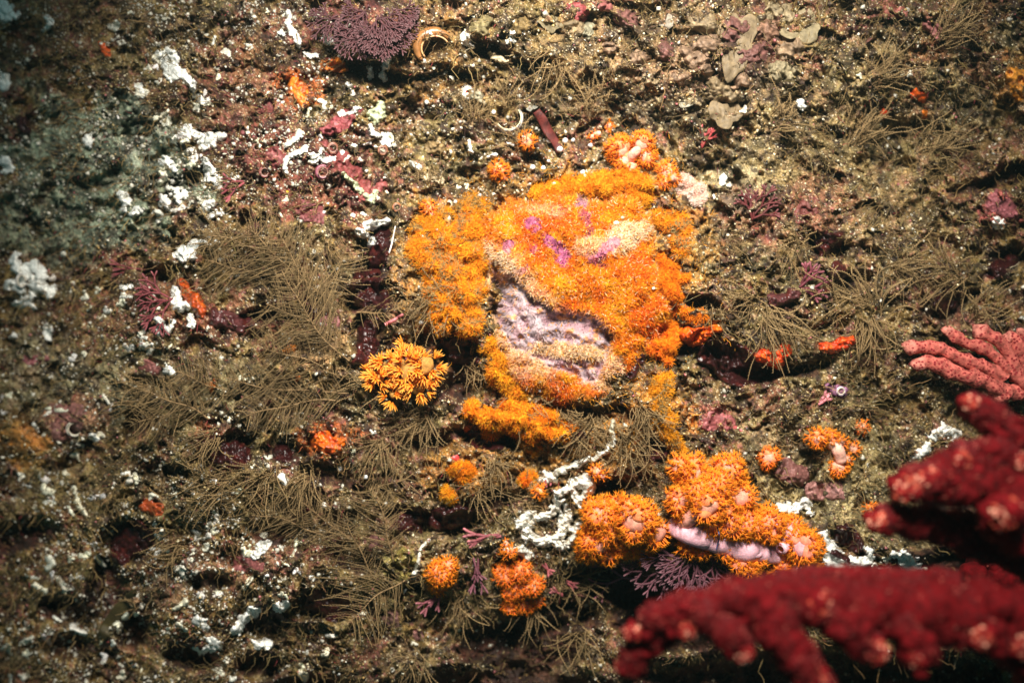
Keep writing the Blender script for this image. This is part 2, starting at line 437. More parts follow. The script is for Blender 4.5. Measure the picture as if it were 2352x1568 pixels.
# ---------------------------------------------------------------- stuff nobody could count: turf, shell sand
BOULDER_POLY = [(1100, 520), (1125, 482), (1190, 458), (1290, 440), (1380, 452), (1470, 455), (1500, 520), (1512, 600), (1540, 690), (1530, 740), (1492, 800),
                (1450, 858), (1390, 900), (1300, 925), (1225, 905), (1165, 850), (1125, 780), (1128, 720), (1112, 650), (1100, 570)]
def poly_sd(u, v, poly):
    """distance inside a polygon (positive inside)"""
    P = np.array(poly, float); d = np.full(np.shape(u), 1e9); inside = np.zeros(np.shape(u), bool)
    for i in range(len(P)):
        a = P[i]; b = P[(i + 1) % len(P)]
        e = b - a; w0 = u - a[0]; w1 = v - a[1]
        t = np.clip((w0 * e[0] + w1 * e[1]) / (e @ e), 0, 1)
        d = np.minimum(d, np.hypot(w0 - t * e[0], w1 - t * e[1]))
        c = ((a[1] > v) != (b[1] > v)) & (u < (b[0] - a[0]) * (v - a[1]) / (b[1] - a[1] + 1e-9) + a[0])
        inside ^= c
    return np.where(inside, d, -d)

def turf(n, lmin, lmax, dens, seed, rad, colf, k=5, sway=.5, lift=1.0):
    r = np.random.default_rng(seed)
    u = r.uniform(-80, 2440, n); v = r.uniform(-80, 1650, n)
    keep = r.uniform(0, 1, n) < dens(u, v)
    u, v = u[keep], v[keep]; n = len(u)
    nrm = surf_n(u, v)
    base = Q(u, v, Hs(u, v) - 2)
    flow = np.stack([.8 * (fbm(u, v, 120, 2, 61) - .5) * 2, np.zeros(n), .9 * (fbm(u, v, 120, 2, 62) - .55) * 2], -1)
    d0 = unit(nrm * lift * .75 + flow + r.normal(size=(n, 3)) * sway)
    d0[:, 1] = -np.abs(d0[:, 1]) * .8 - .12
    d1 = unit(d0 + flow * .6 + r.normal(size=(n, 3)) * .5)
    L = (lmin + (lmax - lmin) * r.uniform(0, 1, n) ** 2.2) * S
    t = np.linspace(0, 1, k)[None, :, None]
    P = base[:, None] + L[:, None, None] * (d0[:, None] * t * (1 - .5 * t) + d1[:, None] * .5 * t * t)
    P = P + r.normal(size=P.shape) * (L[:, None, None] * .045) * (t > 0)
    R = rad * S * r.uniform(.6, 1.3, (n, 1)) * np.linspace(1.1, .45, k)[None]
    c = colf(u, v, r, n)
    return P, R, c

def off_boulder(u, v):
    return 1 - sst(-14, 8, poly_sd(u, v, BOULDER_POLY))
def turf_dens(u, v):
    d = (.25 + 1.1 * sst(.38, .62, fbm(u, v, 70, 3, 71))) * (1 - .6 * sst(1.2, .6, blob2(u, v, 220, 400, 260, 170, 20)))
    return d * off_boulder(u, v) * (1 - .8 * sst(18, 50, PIT(u, v)))
def turf_col(u, v, r, n):
    c = np.array([.235, .152, .055]) * r.uniform(.35, 1.35, (n, 1)) * (1 + r.normal(size=(n, 3)) * .06)
    p = r.uniform(0, 1, n)
    near = samp3(u, v)
    c = np.where((p < .35)[:, None], near * 1.1, c)
    # around the boulder the short turf is orange-yellow
    o = sst(200, -20, -poly_sd(u, v, BOULDER_POLY)) * .7
    c = np.where((r.uniform(0, 1, n) < o)[:, None], np.array([.66, .27, .02]) * r.uniform(.6, 1.25, (n, 1)), c)
    red = (p > .965)
    c = np.where(red[:, None], np.array([.30, .05, .05]), c)
    return np.clip(c, .01, .9)
mb = MB(); P, R, c = turf(105000, 5, 26, turf_dens, 101, .85, turf_col, 4); mb.tubes(P, R, c)
tf = mb.build('algal_turf', M_TURF); tag(tf, 'short brown turf of fine threads all over the reef rock', None, kind='stuff')
def long_dens(u, v):
    d = .12 + sst(.46, .62, fbm(u, v, 110, 3, 72))
    side = sst(1750, 1900, u) * .8 + sst(900, 400, u) * .5 + sst(1000, 1150, v) * .5 + sst(420, 250, v) * sst(950, 1050, u) * .3
    return np.clip(d * (.2 + side), 0, 1) * off_boulder(u, v) * (1 - .6 * sst(18, 50, PIT(u, v)))
def long_col(u, v, r, n):
    return np.array([.235, .155, .062]) * r.uniform(.4, 1.3, (n, 1)) * (1 + r.normal(size=(n, 3)) * .05)
mb = MB(); P, R, c = turf(26000, 22, 78, long_dens, 102, 1.15, long_col, 7, .55, 1.0); mb.tubes(P, R, c)
lt = mb.build('thread_algae', M_TURF); tag(lt, 'long tangled brown threads of fine algae on the reef rock', None, kind='stuff')

# shell sand: angular bright grains lying on the rock
def grains(n, seed, rmin, rmax, dens):
    r = np.random.default_rng(seed)
    u = r.uniform(-60, 2420, n); v = r.uniform(-60, 1630, n)
    keep = r.uniform(0, 1, n) < dens(u, v); u, v = u[keep], v[keep]; n = len(u)
    c0 = Q(u, v, Hs(u, v) + r.uniform(0, 2.5, n))
    oct_ = np.array([[1, 0, 0], [-1, 0, 0], [0, 1, 0], [0, -1, 0], [0, 0, 1], [0, 0, -1]], float)
    sc = r.uniform(.45, 1.2, (n, 1, 3)) * (rmin + (rmax - rmin) * r.uniform(0, 1, (n, 1, 1)) ** 4) * S
    ax = unit(r.normal(size=(n, 3))); bx = unit(np.cross(ax, r.normal(size=(n, 3)))); cx = np.cross(ax, bx)
    Rm = np.stack([ax, bx, cx], 1)
    V = np.einsum('nkj,nji->nki', oct_[None] * sc, Rm) + c0[:, None]
    f = np.array([[0, 2, 4], [2, 1, 4], [1, 3, 4], [3, 0, 4], [2, 0, 5], [1, 2, 5], [3, 1, 5], [0, 3, 5]])
    F = (np.arange(n)[:, None, None] * 6 + f[None]).reshape(-1, 3)
    p = r.uniform(0, 1, (n, 1))
    col = np.where(p < .5, [.40, .29, .12], np.where(p < .72, [.72, .62, .40], np.where(p < .83, [.08, .07, .055], np.where(p < .93, [.50, .30, .10], [.40, .12, .12]))))
    col = col * r.uniform(.6, 1.2, (n, 1))
    return V.reshape(-1, 3), F, np.repeat(col, 6, 0)
def grain_dens(u, v):
    return (.30 + 1.0 * sst(.40, .62, fbm(u, v, 80, 3, 73))) * off_boulder(u, v) * (1 - .75 * sst(18, 50, PIT(u, v)))
V, F, c = grains(75000, 201, 1.0, 5.2, grain_dens)
def crumb_dens(u, v):
    w = sst(900, 500, u) * (.25 + sst(1000, 1200, v) + .8 * sst(520, 300, v) * sst(200, 320, u)) + .10 + .35 * sst(500, 440, v) * sst(1500, 1200, u)
    return w * sst(.47, .62, fbm(u, v, 40, 3, 74)) * off_boulder(u, v)
V2, F2, c2 = grains(58000, 202, 2.2, 8.5, crumb_dens)
c2 = np.array([.80, .75, .62]) * (.35 + .65 * np.minimum(c2[:, :1] / .7, 1))
V, F, c = np.concatenate([V, V2]), np.concatenate([F, F2 + len(V)]), np.concatenate([c, c2])
gr = make_obj('shell_sand', V, F, c, M_GRAIN, smooth=False); tag(gr, 'glittering shell sand grains caught on the reef rock', None, kind='stuff')

# ---------------------------------------------------------------- the orange boulder in the middle
ORANGE = np.array([.88, .215, .004]); DEEP = np.array([.80, .125, .003]); YELLOW = np.array([.88, .335, .010])
PEACH = np.array([.86, .62, .40]); MAUVE = np.array([.33, .19, .215]); PURPLE = np.array([.35, .08, .165])
SCARP = [(1118, 585), (1160, 610), (1205, 660), (1260, 695), (1345, 705), (1400, 735), (1425, 775), (1400, 800), (1395, 840), (1375, 885), (1335, 895),
         (1290, 850), (1215, 835), (1160, 790), (1128, 740)]
ub = np.arange(1080, 1570, 1.7); vb = np.arange(410, 950, 1.7)
BU, BV = np.meshgrid(ub, vb)
bw_u = BU + 48 * (fbm(BU, BV, 50, 3, 301) - .5); bw_v = BV + 48 * (fbm(BU, BV, 50, 3, 302) - .5)
bsd = poly_sd(bw_u, bw_v, BOULDER_POLY)
ssd = poly_sd(bw_u, bw_v, SCARP)
bm = bsd > 0
top0 = np.percentile(Hs(BU[bm], BV[bm]), 88)
dome = np.sqrt(np.clip(1 - (1 - np.clip(bsd / 110, 0, 1)) ** 2, 0, 1))
topf = top0 + 62 + 60 * (fbm(BU, BV, 120, 2, 303) - .5) + 42 * (fbm(BU, BV, 46, 3, 304) - .5) + 11 * (fbm(BU, BV, 12, 3, 305) - .5)
topf = topf + .10 * (780 - BV) * 0 - 18 * sst(1180, 1130, BU)
inz = sst(-4, 14, ssd)
sarc = (bw_v - 620) - .30 * (bw_u - 1150) + .0011 * (bw_u - 1250) ** 2 + 46 * (fbm(BU, BV, 70, 3, 306) - .5)
ridge = np.abs(((sarc / 36) % 1) - .5) * 2
ridge2 = np.abs((((bw_u - .45 * bw_v) / 21) % 1) - .5) * 2
low_part = sst(815, 840, bw_v)
RID = [[(1205, 722, 7), (1260, 706, 9), (1320, 708, 9), (1375, 728, 8), (1412, 752, 4)], 
       [(1225, 765, 6), (1290, 756, 7), (1350, 772, 8), (1392, 796, 5)], [(1130, 620, 6), (1165, 650, 9), (1200, 690, 10), (1222, 735, 10), (1262, 790, 8)],
       [(1140, 700, 7), (1170, 725, 10), (1200, 765, 8)], [(1165, 780, 8), (1230, 800, 12), (1310, 806, 12), (1385, 822, 10)], 
       [(1308, 822, 6), (1328, 850, 6), (1345, 885, 4)], [(1330, 820, 5), (1358, 845, 5), (1372, 880, 3)], [(1180, 655, 6), (1225, 668, 7), (1262, 700, 5)], [(1215, 815, 5), (1270, 838, 5)]]
def seg0(U, V, strokes):
    best = np.full(U.shape, 9e9)
    for st in strokes:
        for a_, b_ in zip(st[:-1], st[1:]):
            e0, e1 = b_[0] - a_[0], b_[1] - a_[1]
            t_ = np.clip(((U - a_[0]) * e0 + (V - a_[1]) * e1) / (e0 * e0 + e1 * e1), 0, 1)
            best = np.minimum(best, np.hypot(U - a_[0] - t_ * e0, V - a_[1] - t_ * e1) / (1.9 * (a_[2] + (b_[2] - a_[2]) * t_)))
    return best
rw = 16 * (fbm(BU, BV, 22, 3, 318) - .5)
rr = np.exp(-(seg0(BU + rw, BV + 14 * (fbm(BU, BV, 20, 3, 319) - .5), RID) * .9) ** 2)
topf = topf - inz * (42 - 20 * rr) * (1 + .3 * sst(1200, 1130, BU)) - inz * 3 * fbm(BU, BV, 9, 3, 307)
topf = topf - 70 * np.exp(-blob2(BU, BV, 1133, 690, 13, 30) ** 2) - 26 * np.exp(-blob2(BU, BV, 1140, 650, 14, 60) ** 2) - 30 * np.exp(-blob2(BU, BV, 1322, 872, 9, 16) ** 2)
for (cu, cv, ru, rv, a, d) in [(1390, 600, 70, 8, -18, 14), (1480, 690, 60, 7, -30, 12), (1250, 470, 90, 7, 4, 8), (1460, 560, 8, 60, 6, 8), (1230, 640, 40, 5, 8, 9)]:
    topf = topf - d * np.exp(-blob2(bw_u, bw_v, cu, cv, ru, rv, a) ** 2)
edge0 = Hs(BU, BV) - 14
bh = edge0 * (1 - dome) + topf * dome
bc = np.empty(BU.shape + (3,)); bc[:] = ORANGE
n = fbm(BU, BV, 60, 3, 311)
bc = mixc(bc, sst(.44, .60, n) * .95, DEEP)
bc = mixc(bc, sst(.5, .3, fbm(BU, BV, 38, 3, 312)) * .9, YELLOW)
bc = mixc(bc, sst(1230, 1150, BU) * .4, YELLOW * .9)
bc = mixc(bc, sst(.56, .64, fbm(BU, BV, 26, 3, 322)) * .5, DEEP * .85)
for (cu, cv, ru, rv, a, col, st) in [(1435, 540, 60, 34, 0, PEACH, .9), (1370, 560, 50, 28, -10, PEACH, .5), (1150, 600, 20, 30, -50, PEACH, .8), (1260, 480, 60, 16, 0, PEACH, .35),
        (1380, 850, 60, 40, 20, PEACH, .6), (1225, 513, 24, 13, -6, PURPLE, 1), (1232, 530, 8, 14, 20, PURPLE, .9), (1285, 575, 40, 17, 38, PURPLE, 1), (1170, 572, 11, 24, 10, PURPLE, .95),
        (1225, 580, 10, 18, 0, PURPLE, .7), (1385, 565, 42, 18, -26, PURPLE, .8), (1375, 590, 26, 14, -20, PURPLE * .9, .8), (1335, 458, 24, 15, -40, PURPLE * [.8, 1.6, 1.2], .95), (1340, 510, 8, 26, -10, PURPLE, .7),
        (1190, 622, 30, 9, -14, PURPLE, .8), (1160, 640, 24, 10, 10, PURPLE, .6), (1400, 665, 6, 12, 0, PURPLE, .0)]:
    e = 1.1 - blob2(bw_u, bw_v, cu, cv, ru, rv, a) + 1.1 * (fbm(BU, BV, 13, 3, 313) - .5)
    bc = mixc(bc, sst(0, .22, e) * st, col)
rim = sst(-46, 4, ssd + 26 * (fbm(BU, BV, 20, 3, 314) - .5))
bc = mixc(bc, rim * .7 * sst(700, 640, BU - 600), PEACH)
sc = MAUVE * (.85 + .45 * rr)[..., None]
sc = mixc(sc, sst(.35, 1.0, rr * (.4 + fbm(BU, BV, 16, 3, 320))) * .32, (.52, .38, .32))
sc = mixc(sc, sst(.5, .62, fbm(BU, BV, 24, 3, 315)) * .45, (.33, .31, .34))
sc = mixc(sc, sst(.64, .70, fbm(BU, BV, 16, 3, 316)) * .5, YELLOW)
band = sst(0, .4, 1 - blob2(BU, BV, 1310, 808, 110, 22, 6) + .8 * (fbm(BU, BV, 14, 3, 321) - .5))
sc = mixc(sc, sst(0, .4, 1 - blob2(BU, BV, 1310, 808, 110, 22, 6) + .8 * (fbm(BU, BV, 14, 3, 321) - .5)) * .8, (.84, .56, .30))
sc = mixc(sc, np.exp(-blob2(BU, BV, 1180, 665, 30, 40) ** 2) * .6, (.34, .33, .36))
bc = bc * (1 - inz[..., None]) + sc * inz[..., None]
bc = mixc(bc, sst(22, 0, bsd) * .5, (.40, .24, .06))
bc = bc * (1 - (1 - inz[..., None] * .7) * .28 + (1 - inz[..., None] * .7) * .5 * _h((BU * 1.7).astype(np.int64), (BV * 1.7).astype(np.int64), 9)[..., None])

def cells(mask_v, shape):
    id_ = np.arange(shape[0] * shape[1]).reshape(shape)
    k = mask_v[:-1, :-1] | mask_v[1:, :-1] | mask_v[1:, 1:] | mask_v[:-1, 1:]
    F = np.stack([id_[:-1, :-1], id_[1:, :-1], id_[1:, 1:], id_[:-1, 1:]], -1)[k]
    used, inv = np.unique(F.ravel(), return_inverse=True)
    return used, inv.reshape(-1, 4)

def fuzz_on(u, v, h_at, grad_at, n_len, col, seed, rad=.75, spread=.8, droop=0):
    r = np.random.default_rng(seed); n = len(u)
    B = Q(u, v, h_at - 1)
    gx, gv = grad_at
    nr = unit(np.stack([-gx, -np.ones(n), gv], -1))
    d = unit(nr + r.normal(size=(n, 3)) * spread); d[:, 1] = -np.abs(d[:, 1])
    d[:, 2] -= droop
    L = n_len * S * r.uniform(.5, 1.4, n)
    mb = MB()
    mid = B + d * (L * .55)[:, None]; end = mid + unit(d + r.normal(size=(n, 3)) * .6) * (L * .5)[:, None]
    P = np.stack([B, mid, end], 1)
    R = rad * S * r.uniform(.7, 1.2, (n, 1)) * np.array([[1.2, .9, .3]])
    tip = np.clip(col * 1.2 + .004, 0, .92)
    C = np.stack([col * .85, col, tip], 1)
    mb.tubes(P, R, C)
    return mb

boulder = thing('encrusted_boulder', 'rounded boulder overgrown with orange fuzz, purple patches and mauve broken ridges', 'boulder', Q(1320, 690, float(Hl(1320, 690))), uv=(1320, 690))
used, Fb = cells(bsd > -3, BU.shape)
make_obj('rock', Q(BU, BV, bh).reshape(-1, 3)[used], Fb, bc.reshape(-1, 3)[used], M_CRUST, boulder)
r = np.random.default_rng(5)
gi = np.gradient(bh, 1.7)
sel = r.integers(0, BU.size, 92000)
iv_, iu_ = np.unravel_index(sel, BU.shape)
iv_ = np.clip(iv_, 1, BU.shape[0] - 2); iu_ = np.clip(iu_, 1, BU.shape[1] - 2)
cc = bc[iv_, iu_]
bare = (inz[iv_, iu_] > .5) & (band[iv_, iu_] < .4) & (cc[:, 2] > .08) | (cc[:, 2] > .12) & (cc[:, 0] < .6)
keep = (bsd[iv_, iu_] > -2) & (r.uniform(0, 1, len(sel)) < np.where(bare, .07, 1.0))
iv_, iu_ = iv_[keep], iu_[keep]; cc = cc[keep]
cc = np.clip(cc * r.uniform(.75, 1.3, (len(cc), 1)), 0, .95)
mixp = r.uniform(0, 1, (len(cc), 1)); cc = np.where(mixp < .06, PEACH, np.where(mixp > .86, YELLOW, cc))
mb = fuzz_on(BU[iv_, iu_], BV[iv_, iu_], bh[iv_, iu_], (gi[1][iv_, iu_], gi[0][iv_, iu_]), 9.5, cc, 6)
o = mb.build('polyp_fuzz', M_FUZZ, boulder); o['kind'] = 'stuff'

# ---------------------------------------------------------------- patches that hug the rock (crusts, sponges, mounds)
def seg_field(U, V, strokes):
    best = np.full(U.shape, 9e9)
    for st in strokes:
        st = [tuple(map(float, p)) for p in st]
        if len(st) == 1: st = st * 2
        for a, b in zip(st[:-1], st[1:]):
            e0, e1 = b[0] - a[0], b[1] - a[1]
            q = e0 * e0 + e1 * e1
            t = np.clip(((U - a[0]) * e0 + (V - a[1]) * e1) / q, 0, 1) if q > 0 else 0 * U
            rr_ = a[2] + (b[2] - a[2]) * t
            best = np.minimum(best, np.hypot(U - a[0] - t * e0, V - a[1] - t * e1) / rr_)
    return best

_pc = [0]
def patch_geo(strokes, thick, colf, step=2.0, amp=.5, scale=None, holes=0, lumps=0, lift=3, warp=1.0, prof=.5):
    _pc[0] += 1; sd = 400 + _pc[0]
    pts = np.array([p for s in strokes for p in s], float)
    rm = pts[:, 2].max(); sc_ = scale or max(rm * .9, 5)
    m = rm * 1.5 + 4
    step = min(step, max(.9, rm / 6))
    u = np.arange(pts[:, 0].min() - m, pts[:, 0].max() + m, step); v = np.arange(pts[:, 1].min() - m, pts[:, 1].max() + m, step)
    U, V = np.meshgrid(u, v)
    wU = U + warp * sc_ * (fbm(U, V, sc_ * 1.2, 3, sd) - .5); wV = V + warp * sc_ * (fbm(U, V, sc_ * 1.2, 3, sd + 1) - .5)
    d = seg_field(wU, wV, strokes)
    f = 1 - d ** 2 + amp * 2 * (fbm(U, V, sc_, 3, sd + 2) - .5)
    if holes: f = f - 1.4 * holes * sst(.52, .64, fbm(U, V, sc_ * .55, 2, sd + 3))
    h = Hl(U, V) + lift + thick * np.clip(f, 0, 1.2) ** prof - 10 * np.clip(-f, 0, 1.5)
    if lumps:
        w, _ = worley(U, V, lumps, sd)
        h = h + thick * .5 * (1 - np.minimum(w, 1)) * np.clip(f * 3, 0, 1)
    h = h + thick * .22 * (fbm(U, V, max(sc_ * .3, 3), 3, sd + 5) - .5)
    C = colf(U, V, f, sd)
    used, F = cells(f > 0, U.shape)
    return U, V, h, f, C, used, F, step

def flat_col(c, c2=None, var=.25, thr=.52, sc=8):
    c = np.array(c, float)
    def g(U, V, f, sd):
        C = np.empty(U.shape + (3,)); C[:] = c
        if c2 is not None: C = mixc(C, sst(thr, thr + .12, fbm(U, V, sc, 3, sd + 7)), c2)
        return C * (1 + var * 2 * (fbm(U, V, 5, 2, sd + 8) - .5))[..., None]
    return g

def patch(name, label, cat, strokes, thick, colf, matl, group=None, fuzz=None, **kw):
    U, V, h, f, C, used, F, step = patch_geo(strokes, thick, colf, **kw)
    if not len(F): return None
    p = strokes[0][0]
    cu, cv = float(np.mean([q[0] for s in strokes for q in s])), float(np.mean([q[1] for s in strokes for q in s]))
    pos = Q(cu, cv, float(Hl(cu, cv)))
    Vt = Q(U, V, h).reshape(-1, 3)[used]; Ct = C.reshape(-1, 3)[used]
    if fuzz is None:
        o = make_obj(name, Vt, F, Ct, matl, None, pos)
        return tag(o, label, cat, group, uv=(cu, cv))
    n, ln, fc, rad = fuzz
    t = thing(name, label, cat, pos, group, uv=(cu, cv))
    make_obj('crust', Vt, F, Ct, matl, t)
    r = np.random.default_rng(_pc[0] + 900)
    gi = np.gradient(h, step)
    ok = np.argwhere(f > .02)
    s_ = ok[r.integers(0, len(ok), n)]
    iv, iu = s_[:, 0], s_[:, 1]
    jit = r.uniform(-step, step, (n, 2)) * .5
    col = np.clip(C[iv, iu] * r.uniform(.7, 1.35, (n, 1)), 0, .95)
    if fc is not None: col = np.where(r.uniform(0, 1, (n, 1)) < .35, np.array(fc) * r.uniform(.7, 1.2, (n, 1)), col)
    mb = fuzz_on(U[iv, iu] + jit[:, 0], V[iv, iu] + jit[:, 1], h[iv, iu], (gi[1][iv, iu], gi[0][iv, iu]), ln, col, _pc[0] + 901, rad)
    o = mb.build('polyp_fuzz', M_FUZZ, t); o['kind'] = 'stuff'
    return t

# orange fuzzy mounds round the boulder
oc = lambda a, b: flat_col(a, b, .3, .5, 16)
OLIVE = np.array([.30, .20, .07])
for k_, (lab, st, th, ca, cb, nf) in enumerate([
    ('ochre and orange fuzzy shoulder of rock against the left side of the boulder', [[(1000, 570, 66), (1045, 640, 60), (1010, 720, 48)], [(1080, 530, 52), (1078, 650, 32), (1080, 740, 32)]], 40, YELLOW * .92, OLIVE * 1.1, 21000),
    ('bright orange fuzzy knob capping the top right of the boulder', [[(1390, 425, 34), (1440, 410, 36), (1460, 450, 40)]], 36, ORANGE, YELLOW, 6500),
    ('yellow orange fuzzy ledge below the boulder', [[(1085, 950, 24), (1130, 975, 34), (1200, 965, 44), (1260, 985, 32)], [(1180, 930, 26), (1300, 985, 28)]], 44, YELLOW, ORANGE, 7000),
    ('small golden fuzzy lump below the yellow ledge', [[(1200, 1010, 16), (1215, 1030, 12)]], 18, YELLOW * .9, OLIVE, 1300),
    ('deep orange fuzzy lobe on the right flank of the boulder', [[(1500, 720, 30), (1545, 750, 24), (1530, 790, 22)], [(1500, 800, 16), (1530, 820, 12)]], 34, ORANGE, DEEP, 6500),
    ('patchy orange fuzz running down beside the dark hollow', [[(1520, 880, 22), (1520, 930, 30), (1530, 990, 26), (1560, 1030, 18)]], 20, YELLOW * .85, OLIVE, 5000),
    ('thin orange fuzz on the upper right rim of the boulder', [[(1500, 500, 24), (1560, 520, 26), (1570, 580, 22)]], 18, YELLOW * .8, OLIVE, 3600),
    ('orange fuzz strip left of the top of the boulder', [[(960, 520, 20), (1020, 490, 20), (1110, 470, 22)]], 16, YELLOW * .8, OLIVE, 3600),
    ('golden fuzz tuft with red shell above it', [[(1045, 1075, 22), (1070, 1090, 16)]], 24, YELLOW, ORANGE, 2600),
    ('golden fuzz tuft under the tuft with the red shell', [[(1025, 1130, 14), (1045, 1140, 14)]], 20, YELLOW, ORANGE, 1700),
    ('round golden fuzz ball left of the white lattice', [[(1213, 1090, 18)]], 20, YELLOW, DEEP, 1500),
    ('ragged orange fuzz hump on the top edge of the boulder', [[(1230, 452, 20), (1300, 432, 26), (1350, 424, 22)]], 26, ORANGE, YELLOW, 4200),
    ('deep orange fuzz hump bulging from the right edge of the boulder', [[(1525, 620, 26), (1548, 670, 28)], [(1560, 640, 16)]], 34, ORANGE, DEEP, 4200),
    ('orange fuzz hump at the lower left corner of the boulder', [[(1130, 800, 24), (1150, 860, 26), (1190, 900, 20)]], 26, YELLOW, ORANGE, 4200),
    ('orange fuzz between the boulder and the red lips', [[(1570, 720, 14), (1610, 730, 12)]], 14, ORANGE, YELLOW, 1000),
]):
    patch('fuzzy_mound', lab, 'fuzzy mound', st, th, oc(ca, cb), M_CRUST, 'orange fuzzy mounds round the boulder', fuzz=(nf, 9.5, YELLOW * .85 if k_ % 2 else ORANGE, .75), step=2.0, amp=.85, warp=1.5, prof=1.0, scale=30)

# peach soft patch and grey silt
patch('peach_sponge', 'soft peach pink sponge right of the small orange corals', 'sponge', [[(1575, 425, 22), (1600, 445, 26)]], 24, flat_col((.86, .45, .34), (.84, .66, .56)), M_FLESH, fuzz=(2600, 6, (.9, .62, .5), .7))

# ---------------------------------------------------------------- soft corals
def soft_coral(label, lobes, stalks=(), polyp=1.0, flesh=(.74, .34, .26), body=(.80, .19, .02), pc=(.86, .19, .006), tipc=(.92, .36, .016), group=None, uv=None, seed=0, name='soft_coral', name_up=False, sp=7.2, arms=6, plen=10.5):
    r = np.random.default_rng(1000 + seed)
    u0, v0 = uv or (lobes[0][0], lobes[0][1])
    t = thing(name, label, 'soft coral', Q(u0, v0, float(Hl(u0, v0))), group, uv=(u0, v0))
    for si, st in enumerate(stalks):
        pts = np.array(st, float)
        if si or name_up: pts[1:-1, 2] += 24; pts[-1, 2] -= 34
        k = max(14, len(pts) * 7)
        s = np.linspace(0, len(pts) - 1, k)
        W = [np.interp(s, np.arange(len(pts)), pts[:, i]) for i in range(4)]
        for i in (0, 1, 2):
            W[i] = np.convolve(np.pad(W[i], 3, 'edge'), np.ones(7) / 7, 'valid')
        P = Q(W[0], W[1], Hl(W[0], W[1]) + W[2])
        mb = MB(); rr_ = W[3] * S * (1 + .03 * np.sin(np.arange(k) * .5 + seed))
        rr_[0] *= .55; rr_[-1] *= .3; rr_[-2] *= .6; rr_[-3] *= .85
        gradc = np.array(flesh) * (1 + .12 * r.normal(size=(k, 1)))
        mb.tubes(P[None], rr_[None], np.clip(gradc, 0, .9)[None], sides=16, cap=True)
        mb.build('stalk', M_FLESH, t)
    for (u, v, dh, rad, *core) in lobes:
        core = list(core)
        c = Q(u, v, float(Hl(u, v)) + dh)
        cd = unit(np.array([core[0], -1.0, core[1]])) if core else None
        subs = [(c, rad * .70)]
        if cd is not None: cd0 = core[2] = core[2] - .10; pass
        if rad > 11:
            ns = 9
            i = np.arange(ns) + .5
            ph = np.arccos(1 - 2 * i / ns); th = math.pi * (1 + 5 ** .5) * i + r.uniform(0, 6)
            ds = np.stack([np.cos(th) * np.sin(ph), np.cos(ph) * .9, np.sin(th) * np.sin(ph)], -1)
            for q in ds:
                if q[1] > .5 or (cd is not None and q @ cd > core[2] - .12): continue
                subs.append((c + q * rad * r.uniform(.44, .62) * S, rad * r.uniform(.36, .50)))
        mb = MB()
        for j, (cc_, rq) in enumerate(subs):
            mb.ball(cc_, rq * S, np.clip(np.array(flesh) * (.8 if j == 0 else .3) + np.array(body) * (.15 if j == 0 else .7), 0, .9), seg=12, amp=.12, freq=2.2, seed=int(r.integers(9999)))
        pcst = mb.build('polyp_cluster', M_FLESH, t)
        Bs = []; Ds = []
        for (cc_, rq) in subs:
            n = max(12, int(4 * math.pi * rq * rq / (sp * sp)))
            i = np.arange(n) + .5
            ph = np.arccos(1 - 2 * i / n); th = math.pi * (1 + 5 ** .5) * i
            d = np.stack([np.cos(th) * np.sin(ph), np.cos(ph), np.sin(th) * np.sin(ph)], -1)
            d = unit(d + r.normal(size=d.shape) * .10)
            p = cc_ + d * rq * .97 * S
            ok = d[:, 1] < .45
            for (c2, r2) in subs:
                if c2 is not cc_: ok &= np.linalg.norm(p - c2, axis=1) > r2 * .95 * S
            if cd is not None:
                dc = unit(p - c); ok &= (dc @ cd) < core[2] + .07 * r.normal(size=n)
            Bs.append(p[ok]); Ds.append(unit(d[ok] + .45 * unit(p[ok] - c)))
        B = np.concatenate(Bs); d = np.concatenate(Ds); n = len(d)
        if not n: continue
        axis_ = unit(d + r.normal(size=d.shape) * .30)
        L = plen * polyp * S * r.uniform(.7, 1.3, n)
        shade = r.uniform(.78, 1.15, (n, 1))
        mb = MB()
        E = B + axis_ * L[:, None]
        mb.tubes(np.stack([B, E], 1), (np.array([[1.9, 1.2]]) * polyp * S), np.stack([np.array(body) * shade, np.array(pc) * shade], 1), sides=4)
        ar = arms
        ref = unit(np.cross(axis_, r.normal(size=(n, 3)))); b2 = np.cross(axis_, ref)
        for a in range(ar):
            w = a * 2 * math.pi / ar
            dd = unit(axis_ * 1.0 + .85 * (math.cos(w) * ref + math.sin(w) * b2))
            mb.spikes(E - axis_ * (L * .15)[:, None], dd, L * r.uniform(.6, 1.25, n), 1.0 * polyp * S, np.array(pc) * shade, np.clip(np.array(tipc) * (shade * .3 + .7), 0, .97))
        mb.build('polyp_fuzz', M_FUZZ, pcst)
    return t

# left colony
soft_coral('left bushy orange soft coral of three round heads beside the white lattice', [
    (1385, 1185, 60, 46), (1460, 1190, 66, 50, -.3, -.1, .93), (1370, 1240, 64, 44, .5, -.2, .9), (1440, 1245, 50, 34), (1420, 1165, 46, 30), (1350, 1262, 44, 26),
    (1395, 1268, 52, 24, .3, .5, .8), (1505, 1225, 60, 32, .6, 0, .8), (1475, 1262, 44, 24), (1400, 1215, 76, 30)],
    [[(1420, 1225, 10, 16), (1430, 1215, 60, 14), (1480, 1205, 50, 14), (1540, 1215, 40, 14)]], seed=1, uv=(1425, 1220))
